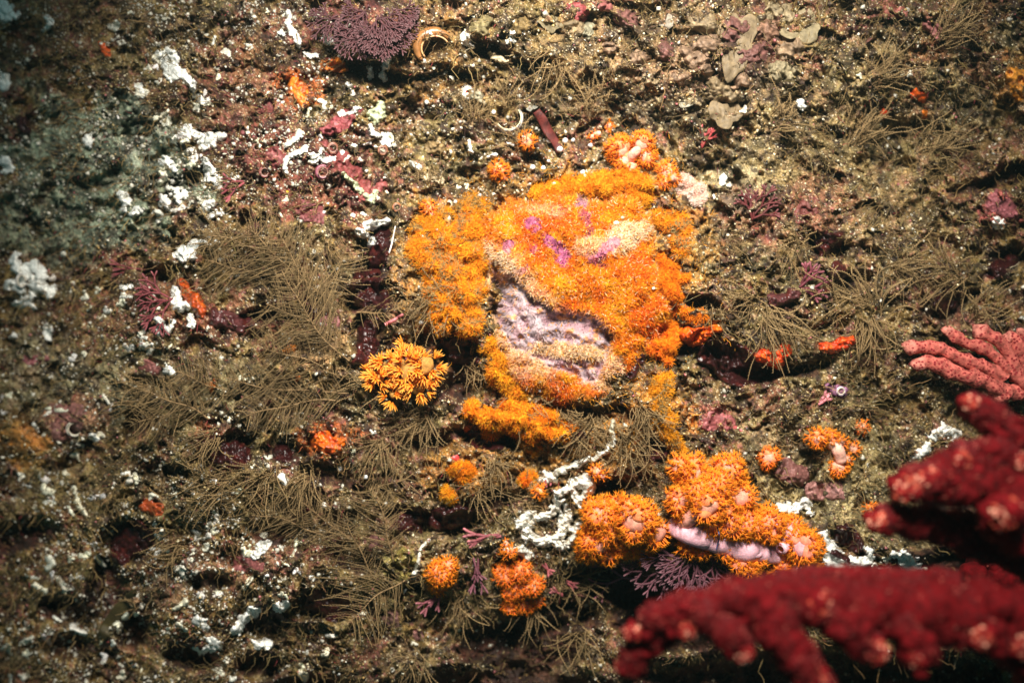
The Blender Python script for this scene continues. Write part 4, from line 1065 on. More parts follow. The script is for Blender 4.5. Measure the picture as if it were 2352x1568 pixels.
# small flakes: every one an object of its own
LAND = [('encrusted boulder', 1320, 690), ('star coral', 930, 850), ('left coral', 1420, 1220), ('lilac stalk', 1720, 1250), ('white lattice', 1250, 1180),
        ('upper hydroid fan', 620, 620), ('lower hydroid fan', 800, 1240), ('middle hydroid fan', 640, 880), ('blue silt', 220, 370), ('brown arch shell', 1000, 100), ('pale dome', 862, 262), ('white zigzag', 680, 360),
        ('tailed white loop', 400, 155), ('white triangle', 470, 320), ('pitted white crust', 65, 650), ('pink plate', 150, 960), ('dark blade', 265, 1420),
        ('black hollow', 300, 1245), ('rusty sponge', 445, 690), ('orange patch', 690, 205), ('tan plates', 1690, 90), ('peach sponge', 1590, 435),
        ('scarlet lip', 1770, 818), ('pink fingers', 2200, 820), ('red coral', 2150, 1250), ('hydroid bush', 1800, 730), ('Y shaped crust', 1940, 1290), ('lower sponge hollow', 750, 1385),
        ('bottom white blobs', 570, 1420), ('upper left curl', 110, 50), ('orange dabs', 2110, 235), ('sandy slope coral', 1920, 1035), ('maroon hollow', 850, 690), ('golden tuft', 1050, 1080),
        ('feathery hollow', 520, 1030), ('shell lip', 1170, 275), ('brown plume', 2050, 640)]
def where(u, v):
    d = [(math.hypot(u - a, (v - b)), n, a, b) for n, a, b in LAND]
    dist, n, a, b = min(d)
    dx, dy = u - a, v - b
    if dist < 30: return 'at the ' + n
    ver = 'above' if dy < 0 else 'below'; hor = 'left' if dx < 0 else 'right'
    if abs(dy) > 2.4 * abs(dx): s = ver + ' the ' + n
    elif abs(dx) > 2.4 * abs(dy): s = hor + ' of the ' + n
    else: s = ver + ' ' + hor + ' of the ' + n
    return ('just ' if dist < 70 else ('well ' if dist > 150 else '')) + s
_used = {}
def uniq(adj, noun, u, v):
    """the first free wording that singles the thing out; what nothing tells apart shares one"""
    base = adj + ' ' + noun + ' ' + where(u, v)
    _used.setdefault(base, []).append((u, v))
    return base
SIZES = [(4.8, 'tiny'), (7, 'small'), (99, 'large')]
r = np.random.default_rng(4242)
regions = [  # u0,u1,v0,v1, n, rmin, rmax
    (0, 330, 1080, 1560, 56, 3.5, 8.5), (330, 760, 1120, 1560, 60, 3.2, 7.5), (250, 460, 630, 800, 26, 3.2, 7), (0, 260, 560, 960, 20, 3.5, 6.5), (260, 560, 20, 520, 30, 3.2, 8), (320, 520, 110, 490, 34, 4, 9.5),
    (560, 900, 200, 520, 34, 3, 6.5), (900, 1380, 300, 470, 14, 2.6, 4.5), (640, 900, 950, 1150, 8, 2.5, 4), (1350, 2340, 150, 650, 8, 2.6, 5), (0, 250, 850, 1150, 12, 3.5, 6),
    (760, 1300, 1350, 1560, 12, 2.5, 4.5), (2000, 2200, 1280, 1360, 6, 3, 6), (560, 1000, 10, 200, 10, 3, 6), (330, 640, 820, 1120, 12, 2.5, 4.5)]
flakes = []
for (a, b, c_, d_, n, r0, r1) in regions:
    for k in range(n):
        for _t in range(20):
            u, v = r.uniform(a, b), r.uniform(c_, d_)
            if fbm(u, v, 60, 2, 88) > .46 and Hs(u, v) - Hl(u, v) > -8: break
        flakes.append((u, v, (r0 + (r1 - r0) * r.uniform() ** 1.8) * 1.2))
shapes = ['round', 'bent', 'forked', 'long']
for (u, v, q) in flakes:
    sh = int(r.integers(0, 4)); a = r.uniform(0, 3.14); du, dv = math.cos(a), math.sin(a)
    if sh == 0: st = [[(u, v, q)]]
    elif sh == 1: st = [[(u, v, q), (u + du * q * 1.6, v + dv * q * 1.6, q * .8), (u + du * q * 1.6 - dv * q * 1.6, v + dv * q * 1.6 + du * q * 1.6, q * .65)]]
    elif sh == 2: st = [[(u, v, q), (u + du * q * 2, v + dv * q * 2, q * .6)], [(u, v, q), (u - dv * q * 1.8, v + du * q * 1.8, q * .6)]]
    else: st = [[(u, v, q * .8), (u + du * q * 3.4, v + dv * q * 3.4, q * .6)]]
    col = np.array(WHITE) * r.uniform(.75, 1.04) * np.array([1, r.uniform(.92, 1), r.uniform(.75, 1)])
    size = [n for m, n in SIZES if q < m][0]
    lab = uniq(size + ' ' + shapes[sh] + ' white', 'flake', u, v)
    o = patch('white_flake', lab, 'white flake', st, q * 1.1, flat_col(col, None, .06), M_WHITE, 'small white flakes on the reef', amp=.55, warp=1.0, lift=7, step=1.8)

# ---------------------------------------------------------------- small white balls (beads standing on the rock)
for i, (u, v, q) in enumerate([(1202, 316, 5), (1202 + 60, 322, 7.5), (1298, 324, 7), (1316, 322, 5), (1356, 334, 5.5), (1286, 343, 7), (1224, 384, 6), (1248, 386, 5.5), (1338, 396, 6), (1344, 404, 4), (1272, 424, 5.5),
        (1134, 258, 5), (780, 1075, 8), (1240, 897, 4), (969, 545, 6), (1165, 540, 4), (992, 742, 4.5), (968, 741, 5), (1002, 528, 5), (1190, 890, 3.5), (1260, 370, 4), (980, 235, 5), (840, 1095, 5)]):
    P0 = Q(u, v, float(Hs(u, v)))
    t = thing('bead_ascidian', uniq('tiny' if q < 5 else 'glossy', 'stalked white ball', u, v), 'sea squirt', P0, 'white balls on short stems', uv=(u, v))
    mb = MB(); top = Q(u, v, float(Hs(u, v)) + 12)
    mb.tubes(np.stack([P0, (P0 + top) / 2, top])[None], np.array([[1.6, 1.2, 1.4]]) * S, (.45, .38, .26), sides=5)
    mb.build('stem', M_TURF, t)
    mb = MB(); mb.ball(top, q * S, (.88, .88, .86), seg=8, amp=.12, seed=i); mb.build('ball', M_SHELL, t)

# ---------------------------------------------------------------- hydroids
HC = np.array([.25, .165, .075])
def plume(label, root, tip, bend, width, nb, lift=60, sides=(1, 1), angle=62, curve=.5, seed=0, col=HC, rad=.85, nubs=True, group='feathery hydroid fans'):
    r = np.random.default_rng(3000 + seed); nb = int(nb * 1.35)
    root = np.array(root, float); tip = np.array(tip, float)
    d = tip - root; Lr = np.hypot(*d); d = d / Lr; pr = np.array([-d[1], d[0]])
    t = np.linspace(0, 1, 26)
    pth = root + np.outer(t, tip - root) + np.outer(4 * bend * t * (1 - t) + 3 * np.sin(t * 9 + seed), pr)
    hh = Hl(pth[:, 0], pth[:, 1]); h0 = float(Hl(*root))
    hr = np.maximum(h0 + (t ** .7) * lift + 8, hh + 12)
    hr = np.convolve(np.pad(hr, 3, 'edge'), np.ones(7) / 7, 'valid')
    th = thing('hydroid_fan', label, 'hydroid', Q(root[0], root[1], h0), group, uv=tuple(pth[13]))
    mb = MB()
    mb.tubes(Q(pth[:, 0], pth[:, 1], hr)[None], (np.linspace(2.2, 1.2, 26) * S)[None], np.array([.24, .15, .07]), sides=5)
    mb.build('stem', M_HYDROID, th)
    P = []; R = []; C = []; NB = []; ND = []; NC = []
    for s_, use in ((1, sides[0]), (-1, sides[1])):
        if not use: continue
        for i in range(nb):
            tt = .06 + .94 * (i + r.uniform(-.25, .25)) / nb
            k = min(24, max(0, tt * 25)); k0 = int(k); f = k - k0
            p = pth[k0] * (1 - f) + pth[k0 + 1] * f; h = hr[k0] * (1 - f) + hr[k0 + 1] * f
            tg = pth[k0 + 1] - pth[k0]; tg = tg / np.hypot(*tg)
            a = math.radians(angle + r.normal() * 8) * s_; kq = r.normal() * .22
            if r.uniform() < .10: continue
            L = width * use * (math.sin(math.pi * (.18 + .78 * tt)) ** .7) * (r.uniform(.45, .8) if r.uniform() < .25 else r.uniform(.8, 1.12))
            m = 11; q = np.linspace(0, 1, m)
            ang = a * (1 - curve * q * .6) + kq * q + .12 * np.sin(q * 5 + i)
            dx = np.cos(ang) * tg[0] - np.sin(ang) * tg[1]; dy = np.sin(ang) * tg[0] + np.cos(ang) * tg[1]
            x = p[0] + np.cumsum(dx) * L / m - dx[0] * L / m; y = p[1] + np.cumsum(dy) * L / m - dy[0] * L / m
            y = y + 5 * q * q
            hz = h + r.normal() * 9 + q * r.normal() * 22 + 4 * q
            hz = np.maximum(hz, Hl(x, y) + 5)
            P.append(Q(x, y, hz)); R.append(np.linspace(1, .55, m) * rad * S)
            cc = col * r.uniform(.6, 1.25); C.append(cc)
            if nubs:
                nn = int(L / 3.6)
                w = np.linspace(.04, .99, max(nn, 2)) * (m - 1); w0 = np.minimum(w.astype(int), m - 2); wf = (w - w0)[:, None]
                pp = P[-1][w0] * (1 - wf) + P[-1][w0 + 1] * wf
                tv = unit(P[-1][w0 + 1] - P[-1][w0]); sd_ = unit(np.cross(tv, np.array([0, 1., 0])))
                sg = np.where(np.arange(len(w)) % 2 == 0, 1, -1)[:, None]
                NB.append(pp); ND.append(unit(sd_ * sg + tv * .9)); NC.append(np.repeat(cc[None] * 1.15, len(w), 0))
    mb = MB(); mb.tubes(np.array(P), np.array(R), np.array(C))
    if NB:
        NB = np.concatenate(NB); ND = np.concatenate(ND); NC = np.concatenate(NC)
        mb.spikes(NB, ND, 3.3 * S, .6 * S, NC * .95, np.clip(NC * 1.2, 0, .9))
    mb.build('frond', M_HYDROID, th)
    return th
for i, a in enumerate([
    ('top hydroid fan with long branches sweeping left', (700, 660), (560, 520), 6, 130, 30, 70),
    ('hydroid fan of the upper left group with dense right hand branches', (760, 700), (640, 530), -14, 120, 34, 80),
    ('tallest hydroid fan with combed branches over the dark gap', (800, 830), (650, 620), -16, 170, 36, 90, (1, .55)),
    ('hydroid fan leaning over the maroon hollow', (720, 690), (800, 560), 10, 90, 24, 60),
    ('middle hydroid fan with long flat branches', (790, 870), (600, 800), 10, 160, 28, 70),
    ('lower left hydroid fan with blurred straight branches', (800, 900), (520, 870), -10, 110, 34, 60),
    ('hydroid fan with low branches under the middle fan', (780, 920), (560, 960), 12, 90, 30, 50),
    ('hydroid fan reaching toward the white knobs', (660, 600), (480, 540), 6, 80, 26, 60),
    ('combed hydroid fan above the lower hollow', (900, 1290), (850, 1120), 10, 140, 28, 60, (.5, 1)),
    ('fan with wide spaced branches over the black lower hollow', (880, 1350), (800, 1200), -8, 170, 18, 70, (.3, 1)),
    ('drooping hydroid fan at the bottom of the lower group', (930, 1330), (800, 1430), 8, 120, 24, 60),
    ('broad soft hydroid fan overlapping the tallest one', (770, 780), (610, 700), 10, 150, 34, 60),
    ('broad hydroid fan under the white hook', (600, 640), (470, 600), 6, 90, 30, 50),
    ('broad hydroid fan trailing to the far left', (560, 900), (400, 850), -8, 90, 32, 50),
    ('broad hydroid fan behind the lower group', (800, 1240), (640, 1130), 10, 110, 32, 50),
    ('hydroid fan left of the lower group', (740, 1230), (580, 1180), 8, 80, 26, 50),
    ('small hydroid fan below the star coral', (960, 1010), (900, 960), 4, 60, 16, 40),
    ('hydroid fan in front of the lower mound', (820, 720), (960, 700), 4, 46, 22, 40),
    ('ragged hydroid fan left of the feathery hollow', (480, 960), (330, 900), 6, 80, 28, 50),
    ('hydroid fan over the left slope', (440, 940), (300, 980), 6, 70, 26, 50),
    ('hydroid fan under the golden tufts', (820, 1130), (960, 1080), 8, 70, 22, 40),
]):
    plume(*a[:7], sides=a[7] if len(a) > 7 else (1, 1), seed=i)

def bush(label, root, n, a0, a1, lmin, lmax, seed, lift=50, col=HC, rad=1.5, nub=4.6, group='bushy hydroids', name='hydroid_bush', spread=14):
    """strands set with polyps radiating from one foot"""
    r = np.random.default_rng(5000 + seed)
    u0, v0 = root; h0 = float(Hl(u0, v0))
    P = []; NB = []; ND = []; C = []; NC = []
    m = 12; q = np.linspace(0, 1, m)
    for i in range(n):
        a = math.radians(r.uniform(a0, a1)); L = r.uniform(lmin, lmax)
        s0 = r.normal(size=2) * spread
        ang = a + q * r.normal() * .8 + .18 * np.sin(q * 6 + i)
        x = u0 + s0[0] + np.cumsum(np.cos(ang)) * L / m; y = v0 + s0[1] - np.cumsum(np.sin(ang)) * L / m + 8 * q * q
        hz = np.maximum(h0 + 6 + lift * r.uniform(.2, 1.2) * np.sin(q * 1.9), Hl(x, y) + 5)
        p = Q(x, y, hz); P.append(p); cc = col * r.uniform(.75, 1.2); C.append(cc)
        nn = max(2, int(L / 3.2)); w = np.linspace(.02, .99, nn) * (m - 1); w0 = np.minimum(w.astype(int), m - 2); wf = (w - w0)[:, None]
        pp = p[w0] * (1 - wf) + p[w0 + 1] * wf
        tv = unit(p[w0 + 1] - p[w0]); sd_ = unit(np.cross(tv, np.array([0, 1., 0])) + r.normal(size=(nn, 3)) * .3)
        sg = np.where(np.arange(nn) % 2 == 0, 1, -1)[:, None]
        NB.append(pp); ND.append(unit(sd_ * sg + tv * .6)); NC.append(np.repeat(cc[None] * 1.1, nn, 0))
    mb = MB(); mb.tubes(np.array(P), (np.linspace(1.1, .7, m) * rad * S)[None], np.array(C))
    NB = np.concatenate(NB); ND = np.concatenate(ND); NC = np.concatenate(NC)
    mb.spikes(NB, ND, nub * S, 1.0 * S, NC, np.clip(NC * 1.2, 0, .9))
    o = mb.build(name, M_HYDROID, None, Q(u0, v0, h0))
    return tag(o, label, 'hydroid', group, uv=(u0, v0))
for i, a in enumerate([
    ('hydroid bush fanning down over the scarlet lip', (1760, 715), 42, -100, 10, 70, 150),
    ('shock of hydroid strands above the scarlet lip', (1740, 690), 22, 120, 250, 40, 90),
    ('hydroid bush with strands curling down left of the pink fingers', (1990, 740), 34, -120, -20, 50, 110),
    ('tall hydroid strands above the pink fingers', (2010, 720), 26, 60, 160, 70, 150),
    ('hydroid bush fanning left on the right slope', (1960, 690), 24, 120, 220, 60, 130),
    ('hydroid bush at the right edge above the fingers', (2200, 640), 26, 100, 250, 60, 130),
    ('brown hydroid tangle under the boulder lip', (1380, 960), 46, -150, -20, 40, 110),
    ('brown hydroid fringe hanging below the right side of the boulder', (1470, 930), 40, -140, -10, 40, 100),
    ('brown hydroid fringe along the bottom of the boulder', (1290, 945), 40, -170, -10, 24, 60),
    ('brown threads spilling over the white branch', (1440, 1010), 30, -120, 20, 50, 110),
    ('brown hydroid tuft between star coral and boulder', (1090, 840), 40, -150, 90, 24, 60),
    ('brown hydroid spray lying on the ochre shoulder', (1060, 690), 30, 150, 230, 60, 130),
    ('hydroid sprig right of the boulder under the red pleats', (1640, 700), 26, -150, 60, 30, 70),
    ('hydroid sprig left of the star coral', (830, 880), 12, 140, 210, 40, 90),
    ('hydroid bush below the star coral', (980, 960), 34, 150, 300, 50, 110),
    ('fine brown spray below the small left hollow', (880, 1010), 30, 180, 290, 50, 110),
    ('brown tangle between lattice and golden tufts', (1100, 1130), 30, 0, 360, 30, 80),
    ('dark spiky strands under the lattice', (1310, 1330), 24, -80, 20, 50, 100),
    ('spiky strands at the feet of the tuft coral', (1060, 1370), 26, -150, -30, 50, 110),
    ('strands hanging from the red orange coral', (1210, 1380), 16, -120, -50, 50, 100),
    ('brown strands round the white rings', (1200, 1150), 30, 0, 360, 30, 80),
    ('hydroid strands in the bottom gloom under the left coral', (1330, 1450), 22, 200, 320, 40, 110),
    ('starry sprig near the dark blade', (330, 1380), 16, 60, 200, 30, 70),
    ('brown strands over the lower left hollow', (700, 1100), 34, 180, 280, 50, 110),
    ('brown strands above the lower left hollow', (620, 1080), 30, 170, 270, 60, 120),
    ('strands trailing under the pink plate', (500, 1000), 26, 180, 260, 50, 110),
    ('long strands over the upper crack', (1090, 280), 30, 50, 130, 40, 110),
    ('upright strands beside the shell lip', (1160, 250), 22, 60, 120, 40, 100),
    ('upright strands right of the maroon blade', (1370, 250), 26, 70, 120, 40, 90),
    ('loose strands over the top mound', (1280, 130), 18, 200, 300, 50, 110),
    ('strand tuft right of the tiny white crown', (1190, 340), 18, 90, 160, 40, 100),
    ('strand tuft by the raspberry crust', (990, 440), 20, 90, 150, 40, 90),
    ('olive strand bush on the right slope', (1780, 280), 28, 0, 90, 40, 100),
    ('olive strand bush right of the white pearl chip', (1960, 330), 34, 10, 80, 60, 140),
    ('olive strand bush under the orange dabs', (2120, 350), 34, 0, 70, 60, 140),
    ('dense grey strands at the upper right', (2000, 190), 34, 20, 80, 60, 150),
    ('dense grey strands at the top right', (2160, 90), 34, 10, 70, 60, 150),
    ('strands around the black sponges of the right slope', (1830, 570), 30, 0, 360, 30, 80),
    ('stringy tuft on the right slope', (1680, 560), 26, 0, 360, 24, 60),
    ('stringy tuft over the maroon leafy crust', (2060, 620), 34, -40, 60, 50, 120),
    ('stringy tuft at the right edge', (2240, 720), 26, -10, 90, 50, 110),
    ('brown threads combed down over the left shoulder', (1000, 680), 30, 170, 260, 40, 100),
    ('brown web of threads on the lower ledge', (1200, 930), 40, -170, 0, 30, 80),
    ('brown web of threads right under the boulder chin', (1340, 990), 40, -160, 10, 30, 90),
    ('brown web of threads beside the golden tufts', (1130, 1050), 30, -120, 40, 30, 80),
    ('dull strands under the upper left loop', (520, 560), 30, 120, 200, 50, 120),
    ('dull strands over the blue silt edge', (540, 420), 24, 100, 190, 30, 80),
    ('strands below the white L shaped crust', (350, 900), 34, 160, 240, 50, 120),
    ('long pale strands left of the lower hydroids', (520, 1110), 34, 160, 220, 60, 150),
    ('trailing strands at the bottom left', (420, 1250), 26, 170, 240, 50, 120),
    ('strands of the bottom centre gloom', (950, 1500), 24, 190, 330, 40, 90),
]):
    bush(*a, seed=i, rad=1.0 if i > 5 else 1.3)

# ---------------------------------------------------------------- jointed pink coralline algae
def coralline(label, root, a0, n, L, seed, depth=4, col=(.36, .085, .12), rad=3.4, group='jointed pink algae', lift=16, fan=28):
    r = np.random.default_rng(7000 + seed)
    mb = MB(); u0, v0 = root; h0 = float(Hl(u0, v0))
    col = np.array(col)
    def grow(u, v, h, a, L, rad, d):
        u2 = u + math.cos(a) * L; v2 = v - math.sin(a) * L; h2 = max(h + r.uniform(-.3, .6) * L * .5, float(Hl(u2, v2)) + 6)
        q = np.linspace(0, 1, 5)
        P = Q(u + (u2 - u) * q, v + (v2 - v) * q, h + (h2 - h) * q)
        cc = col * r.uniform(.8, 1.25)
        tipc = np.clip(cc * 1.6 + .05, 0, .8) if d <= 1 else cc * 1.1
        C = np.stack([cc * (1 - k) + tipc * k for k in (q ** 3)])
        mb.tubes(P[None], (rad * S * np.array([.8, 1.0, 1.05, 1.1, .85]))[None], C[None], sides=6, cap=True)
        if d > 1:
            for s_ in ((-1, 1) if r.uniform() < .85 else (-1, 0, 1)):
                grow(u2, v2, h2, a + s_ * math.radians(fan * r.uniform(.6, 1.2)), L * r.uniform(.72, .95), rad * .9, d - 1)
    for i in range(n):
        grow(u0 + r.normal() * 4, v0 + r.normal() * 4, h0 + lift, math.radians(a0 + (i - (n - 1) / 2) * fan * .9 + r.normal() * 6), L * r.uniform(.8, 1.2), rad, depth)
    o = mb.build('jointed_alga', M_PINKALGA, None, Q(u0, v0, h0))
    return tag(o, label, 'algae', group, uv=root)
coralline('jointed pink alga with flat white tipped fingers left of the lattice', (1150, 1228), 180, 2, 32, 1, 3, (.25, .065, .075), 4.0, fan=20)
coralline('large mauve jointed alga under the lilac stalked coral', (1600, 1275), -125, 5, 30, 2, 5, (.10, .034, .046), 2.8, fan=24)
coralline('mauve alga branch under the lilac stalk, right part', (1640, 1285), -70, 4, 26, 3, 4, (.11, .034, .046), 2.8)
coralline('mauve alga branch under the left orange coral', (1530, 1290), -150, 4, 30, 4, 4, (.10, .032, .044), 2.8)
coralline('thin mauve sprig pointing left beneath the left orange coral', (1470, 1330), 165, 1, 40, 5, 4, (.30, .09, .12), 2.6)
coralline('pink alga club below the tuft coral', (1020, 1350), -125, 2, 26, 6, 3, (.22, .06, .075), 3.2, fan=22)
coralline('purple alga stem between the two tuft corals', (1088, 1280), -90, 2, 28, 7, 3, (.13, .040, .055), 2.8, fan=24)
for i, (u, v, a) in enumerate([(1250, 1290, -50), (1262, 1090, -95), (1300, 1330, -30), (1290, 1365, 150)]):
    coralline(['short pink alga pegs below the lattice', 'short pink alga pegs under the white branch', 'pink alga pegs above the spiky strands', 'pink alga pegs by the red orange coral'][i], (u, v), a, 2, 17, 10 + i, 2, (.24, .055, .06), 2.8)
for i, (u, v, a, n) in enumerate([(800, 20, -70, 5), (840, 30, -100, 6), (870, 40, -60, 5), (900, 60, -80, 5), (880, 80, -110, 5), (830, 70, -130, 5), (780, 40, -140, 4), (910, 20, -40, 4)]):
    coralline(['plum bushy alga hanging from the top edge, {} tuft'.format(w) for w in ('second', 'third', 'sixth', 'lower right', 'lowest', 'middle left', 'leftmost', 'rightmost')][i], (u, v), a, n, 16, 30 + i, 5, (.075, .024, .027), 2.4, group='plum bushy algae at the top edge', lift=24)
coralline('flat pink alga fan on the left slope', (395, 690), 195, 4, 24, 50, 4, (.17, .035, .04), 2.6, lift=20)
coralline('thin pink forked alga above the white crumb bar', (330, 622), 178, 2, 32, 51, 3, (.18, .035, .04), 2.3, fan=12)
coralline('dull pink sprig beside the blue silt', (560, 420), 200, 2, 26, 52, 3, (.28, .06, .07), 2.8)
coralline('dark red leafy alga above the right slope', (1730, 500), 80, 5, 22, 53, 4, (.09, .014, .014), 2.8)
coralline('small dark red alga by the white splash', (1610, 335), 60, 3, 16, 54, 3, (.25, .03, .03), 2.6)
coralline('pink wishbone alga near the violet crust', (1880, 925), 40, 2, 18, 55, 2, (.50, .16, .18), 3.4)
coralline('maroon leafy alga on the right slope near the scarlet lip', (1840, 660), 20, 4, 24, 56, 3, (.12, .02, .03), 3.4)

# ---------------------------------------------------------------- pink finger sponge at the right edge
fs = thing('finger_sponge', 'pink finger sponge with dotted blunt fingers pointing left at the edge', 'finger sponge', Q(2330, 900, float(Hl(2330, 900))), uv=(2200, 820))
for k, pts in enumerate([
    [(2076, 792, 60), (2125, 796, 66), (2190, 815, 66), (2250, 838, 60), (2300, 868, 50)],
    [(2096, 832, 66), (2150, 840, 78), (2210, 858, 78), (2260, 880, 66), (2310, 895, 50)],
    [(2166, 760, 50), (2200, 775, 56), (2250, 798, 56), (2300, 830, 50), (2330, 870, 40)],
    [(2238, 750, 50), (2270, 768, 56), (2310, 800, 56), (2345, 870, 50), (2380, 930, 30)],
    [(2306, 770, 50), (2335, 790, 56), (2370, 850, 50), (2400, 930, 30)],
    [(2340, 760, 40), (2370, 800, 50), (2410, 900, 40)],
    [(2288, 905, 56), (2310, 900, 56), (2350, 905, 40)]]):
    pts = np.array(pts, float); m = 22; s = np.linspace(0, len(pts) - 1, m)
    W_ = [np.interp(s, np.arange(len(pts)), pts[:, i]) for i in range(3)]
    rr_ = np.full(m, 15.5 + 2.5 * math.sin(k * 2.1)) * (1 + .13 * np.sin(np.arange(m) * 1.0 + k * 1.7)); W_[1] = W_[1] + 4 * np.sin(np.arange(m) * .6 + k * 2); rr_[0] *= .55; rr_[1] *= .86
    cc = np.array([.46, .11, .085]) * (1 + .08 * np.sin(np.arange(m) * .9 + k))[:, None]; cc[:3] = (.50, .17, .13)
    P = Q(W_[0], W_[1], Hl(2200, 820) + W_[2])[::-1]
    mb = MB(); mb.tubes(P[None], (rr_[::-1] * S)[None], cc[::-1][None], sides=18, cap=True)
    V = mb.V[0]; c_ = m * 18; Pn = np.repeat(P, 18, 0); g = 1 + .26 * np.sin(V[:c_, 0] * 520 + k) * np.sin(V[:c_, 2] * 500) + .08 * np.sin(V[:c_, 0] * 1300 + V[:c_, 1] * 900)
    V[:c_] = Pn + (V[:c_] - Pn) * g[:, None]; mb.build('finger', M_FINGER, fs)

# ---------------------------------------------------------------- red soft coral close to the camera, lower right
def red_coral(label, arms, tips, seed, uv, hb):
    r = np.random.default_rng(9000 + seed)
    t = thing('red_soft_coral', label, 'soft coral', Q(uv[0], uv[1], hb), uv=uv)
    dz = 300
    for pts in arms:
        pts = np.array(pts, float); pts[:, 2] += dz; m = 9 * len(pts); s = np.linspace(0, len(pts) - 1, m)
        W_ = [np.interp(s, np.arange(len(pts)), pts[:, i]) for i in range(4)]
        for i in range(4):
            W_[i] = np.convolve(np.pad(W_[i], 4, 'edge'), np.ones(9) / 9, 'valid')
        k = (D - W_[2] * S) / D
        rr_ = W_[3] * S * k * 1.12; rr_[-1] *= .8
        P = Q(W_[0], W_[1], W_[2])
        mb = MB(); mb.tubes(P[None], rr_[None], np.array([.085, .001, .0022]), sides=28, cap=True)
        # lumps swell the branch
        V = mb.V[0]; c = (m * 28)
        ph = r.uniform(0, 6, 3)
        Pn = np.repeat(P, 28, 0); dv = V[:c] - Pn
        g = 1 + .20 * np.sin(V[:c, 0] * 300 + ph[0]) * np.sin(V[:c, 2] * 320 + ph[1]) + .10 * np.sin(V[:c, 0] * 760 + V[:c, 1] * 500 + ph[2]) * np.sin(V[:c, 2] * 700)
        V[:c] = Pn + dv * g[:, None]
        for j in range(int(m * .55)):
            q = int(r.integers(3, m - 1)); a_ = r.uniform(0, 6.3)
            off = np.array([math.cos(a_), -.9, math.sin(a_) - .3]); off /= np.linalg.norm(off)
            mb.ball(P[q] + off * rr_[q] * r.uniform(.65, .95), rr_[q] * r.uniform(.28, .5), (.095, .0015, .003), seg=9, amp=.2, seed=int(r.integers(9999)))
        arm = mb.build('branch', M_REDCORAL, t)
        # fine fur of closed polyps on the branch
        mb = MB(); n = int(m * 70)
        i = r.integers(0, c, n); b = V[i] + r.normal(size=(n, 3)) * .8 * S
        d = unit(dv[i]) ; pk = r.uniform(0, 1, (n, 1))
        col = np.where(pk < .93, np.array([.10, .0015, .003]) * r.uniform(.4, 1.5, (n, 1)), np.array([.36, .07, .05]))
        mb.spikes(b - d * 2 * S, d + r.normal(size=(n, 3)) * .5, r.uniform(4, 9, n) * S, 1.9 * S, col * .8, col * 1.2)
        mb.build('polyp_fuzz', M_FUZZ, arm)['kind'] = 'stuff'
    for (u, v, h, rad) in tips:
        h += dz - 14
        k = (D - h * S) / D
        c = Q(u, v, h)
        mb = MB(); mb.ball(c, rad * S * k, (.12, .002, .004), seg=14, amp=.22, freq=3, seed=int(r.integers(999)))
        # a raised knob of pale open polyps faces the camera
        n = int(rad * 4.2)
        d = unit(np.stack([r.normal(size=n) * .75, -np.ones(n), r.normal(size=n) * .7 + .15], -1))
        for j in range(n):
            cc = np.array([.42, .07, .04]) if r.uniform() < .35 else np.array([.20, .008, .01])
            if r.uniform() < .14: cc = np.array([.74, .32, .22])
            mb.ball(c + d[j] * rad * S * k * 1.02, r.uniform(2.0, 4.6) * S * k, cc, seg=5, amp=.2, seed=j)
        mb.build('polyp_cluster', M_REDCORAL, t)
    return t
red_coral('deep red soft coral reaching in from the bottom right with pale polyp tips', [
    [(2460, 1500, 420, 110), (2300, 1420, 420, 74), (2120, 1400, 430, 56), (1960, 1395, 440, 52), (1800, 1370, 440, 50), (1680, 1380, 440, 42), (1560, 1400, 430, 36), (1470, 1440, 420, 26)],
    [(2200, 1380, 400, 60), (2060, 1345, 380, 36), (1900, 1330, 380, 30), (1780, 1350, 390, 30)],
    [(1760, 1380, 450, 46), (1790, 1460, 470, 46), (1850, 1530, 480, 40), (1880, 1590, 480, 36)],
    [(1600, 1400, 440, 30), (1670, 1450, 460, 34), (1700, 1490, 460, 30)],
    [(1900, 1400, 450, 44), (1960, 1450, 470, 40), (2000, 1490, 470, 34)],
    [(2060, 1420, 450, 40), (2100, 1480, 470, 40), (2120, 1520, 470, 34)],
    [(2200, 1430, 440, 44), (2260, 1450, 450, 40), (2300, 1470, 450, 34)],
    [(2330, 1440, 440, 44), (2360, 1500, 450, 40)],
    [(1560, 1420, 420, 30), (1480, 1480, 400, 30), (1440, 1540, 390, 26)]],
    [(1455, 1450, 430, 24), (1520, 1425, 446, 22), (1575, 1440, 450, 28), (1700, 1490, 476, 30), (1790, 1450, 490, 22), (1880, 1385, 470, 38), (1870, 1560, 500, 34), (2005, 1490, 490, 34), (2105, 1500, 490, 34), (2250, 1460, 480, 32), (2345, 1480, 480, 34), (1430, 1530, 400, 20), (1620, 1395, 455, 20), (1740, 1350, 450, 18)], 1, (2000, 1420), 430)
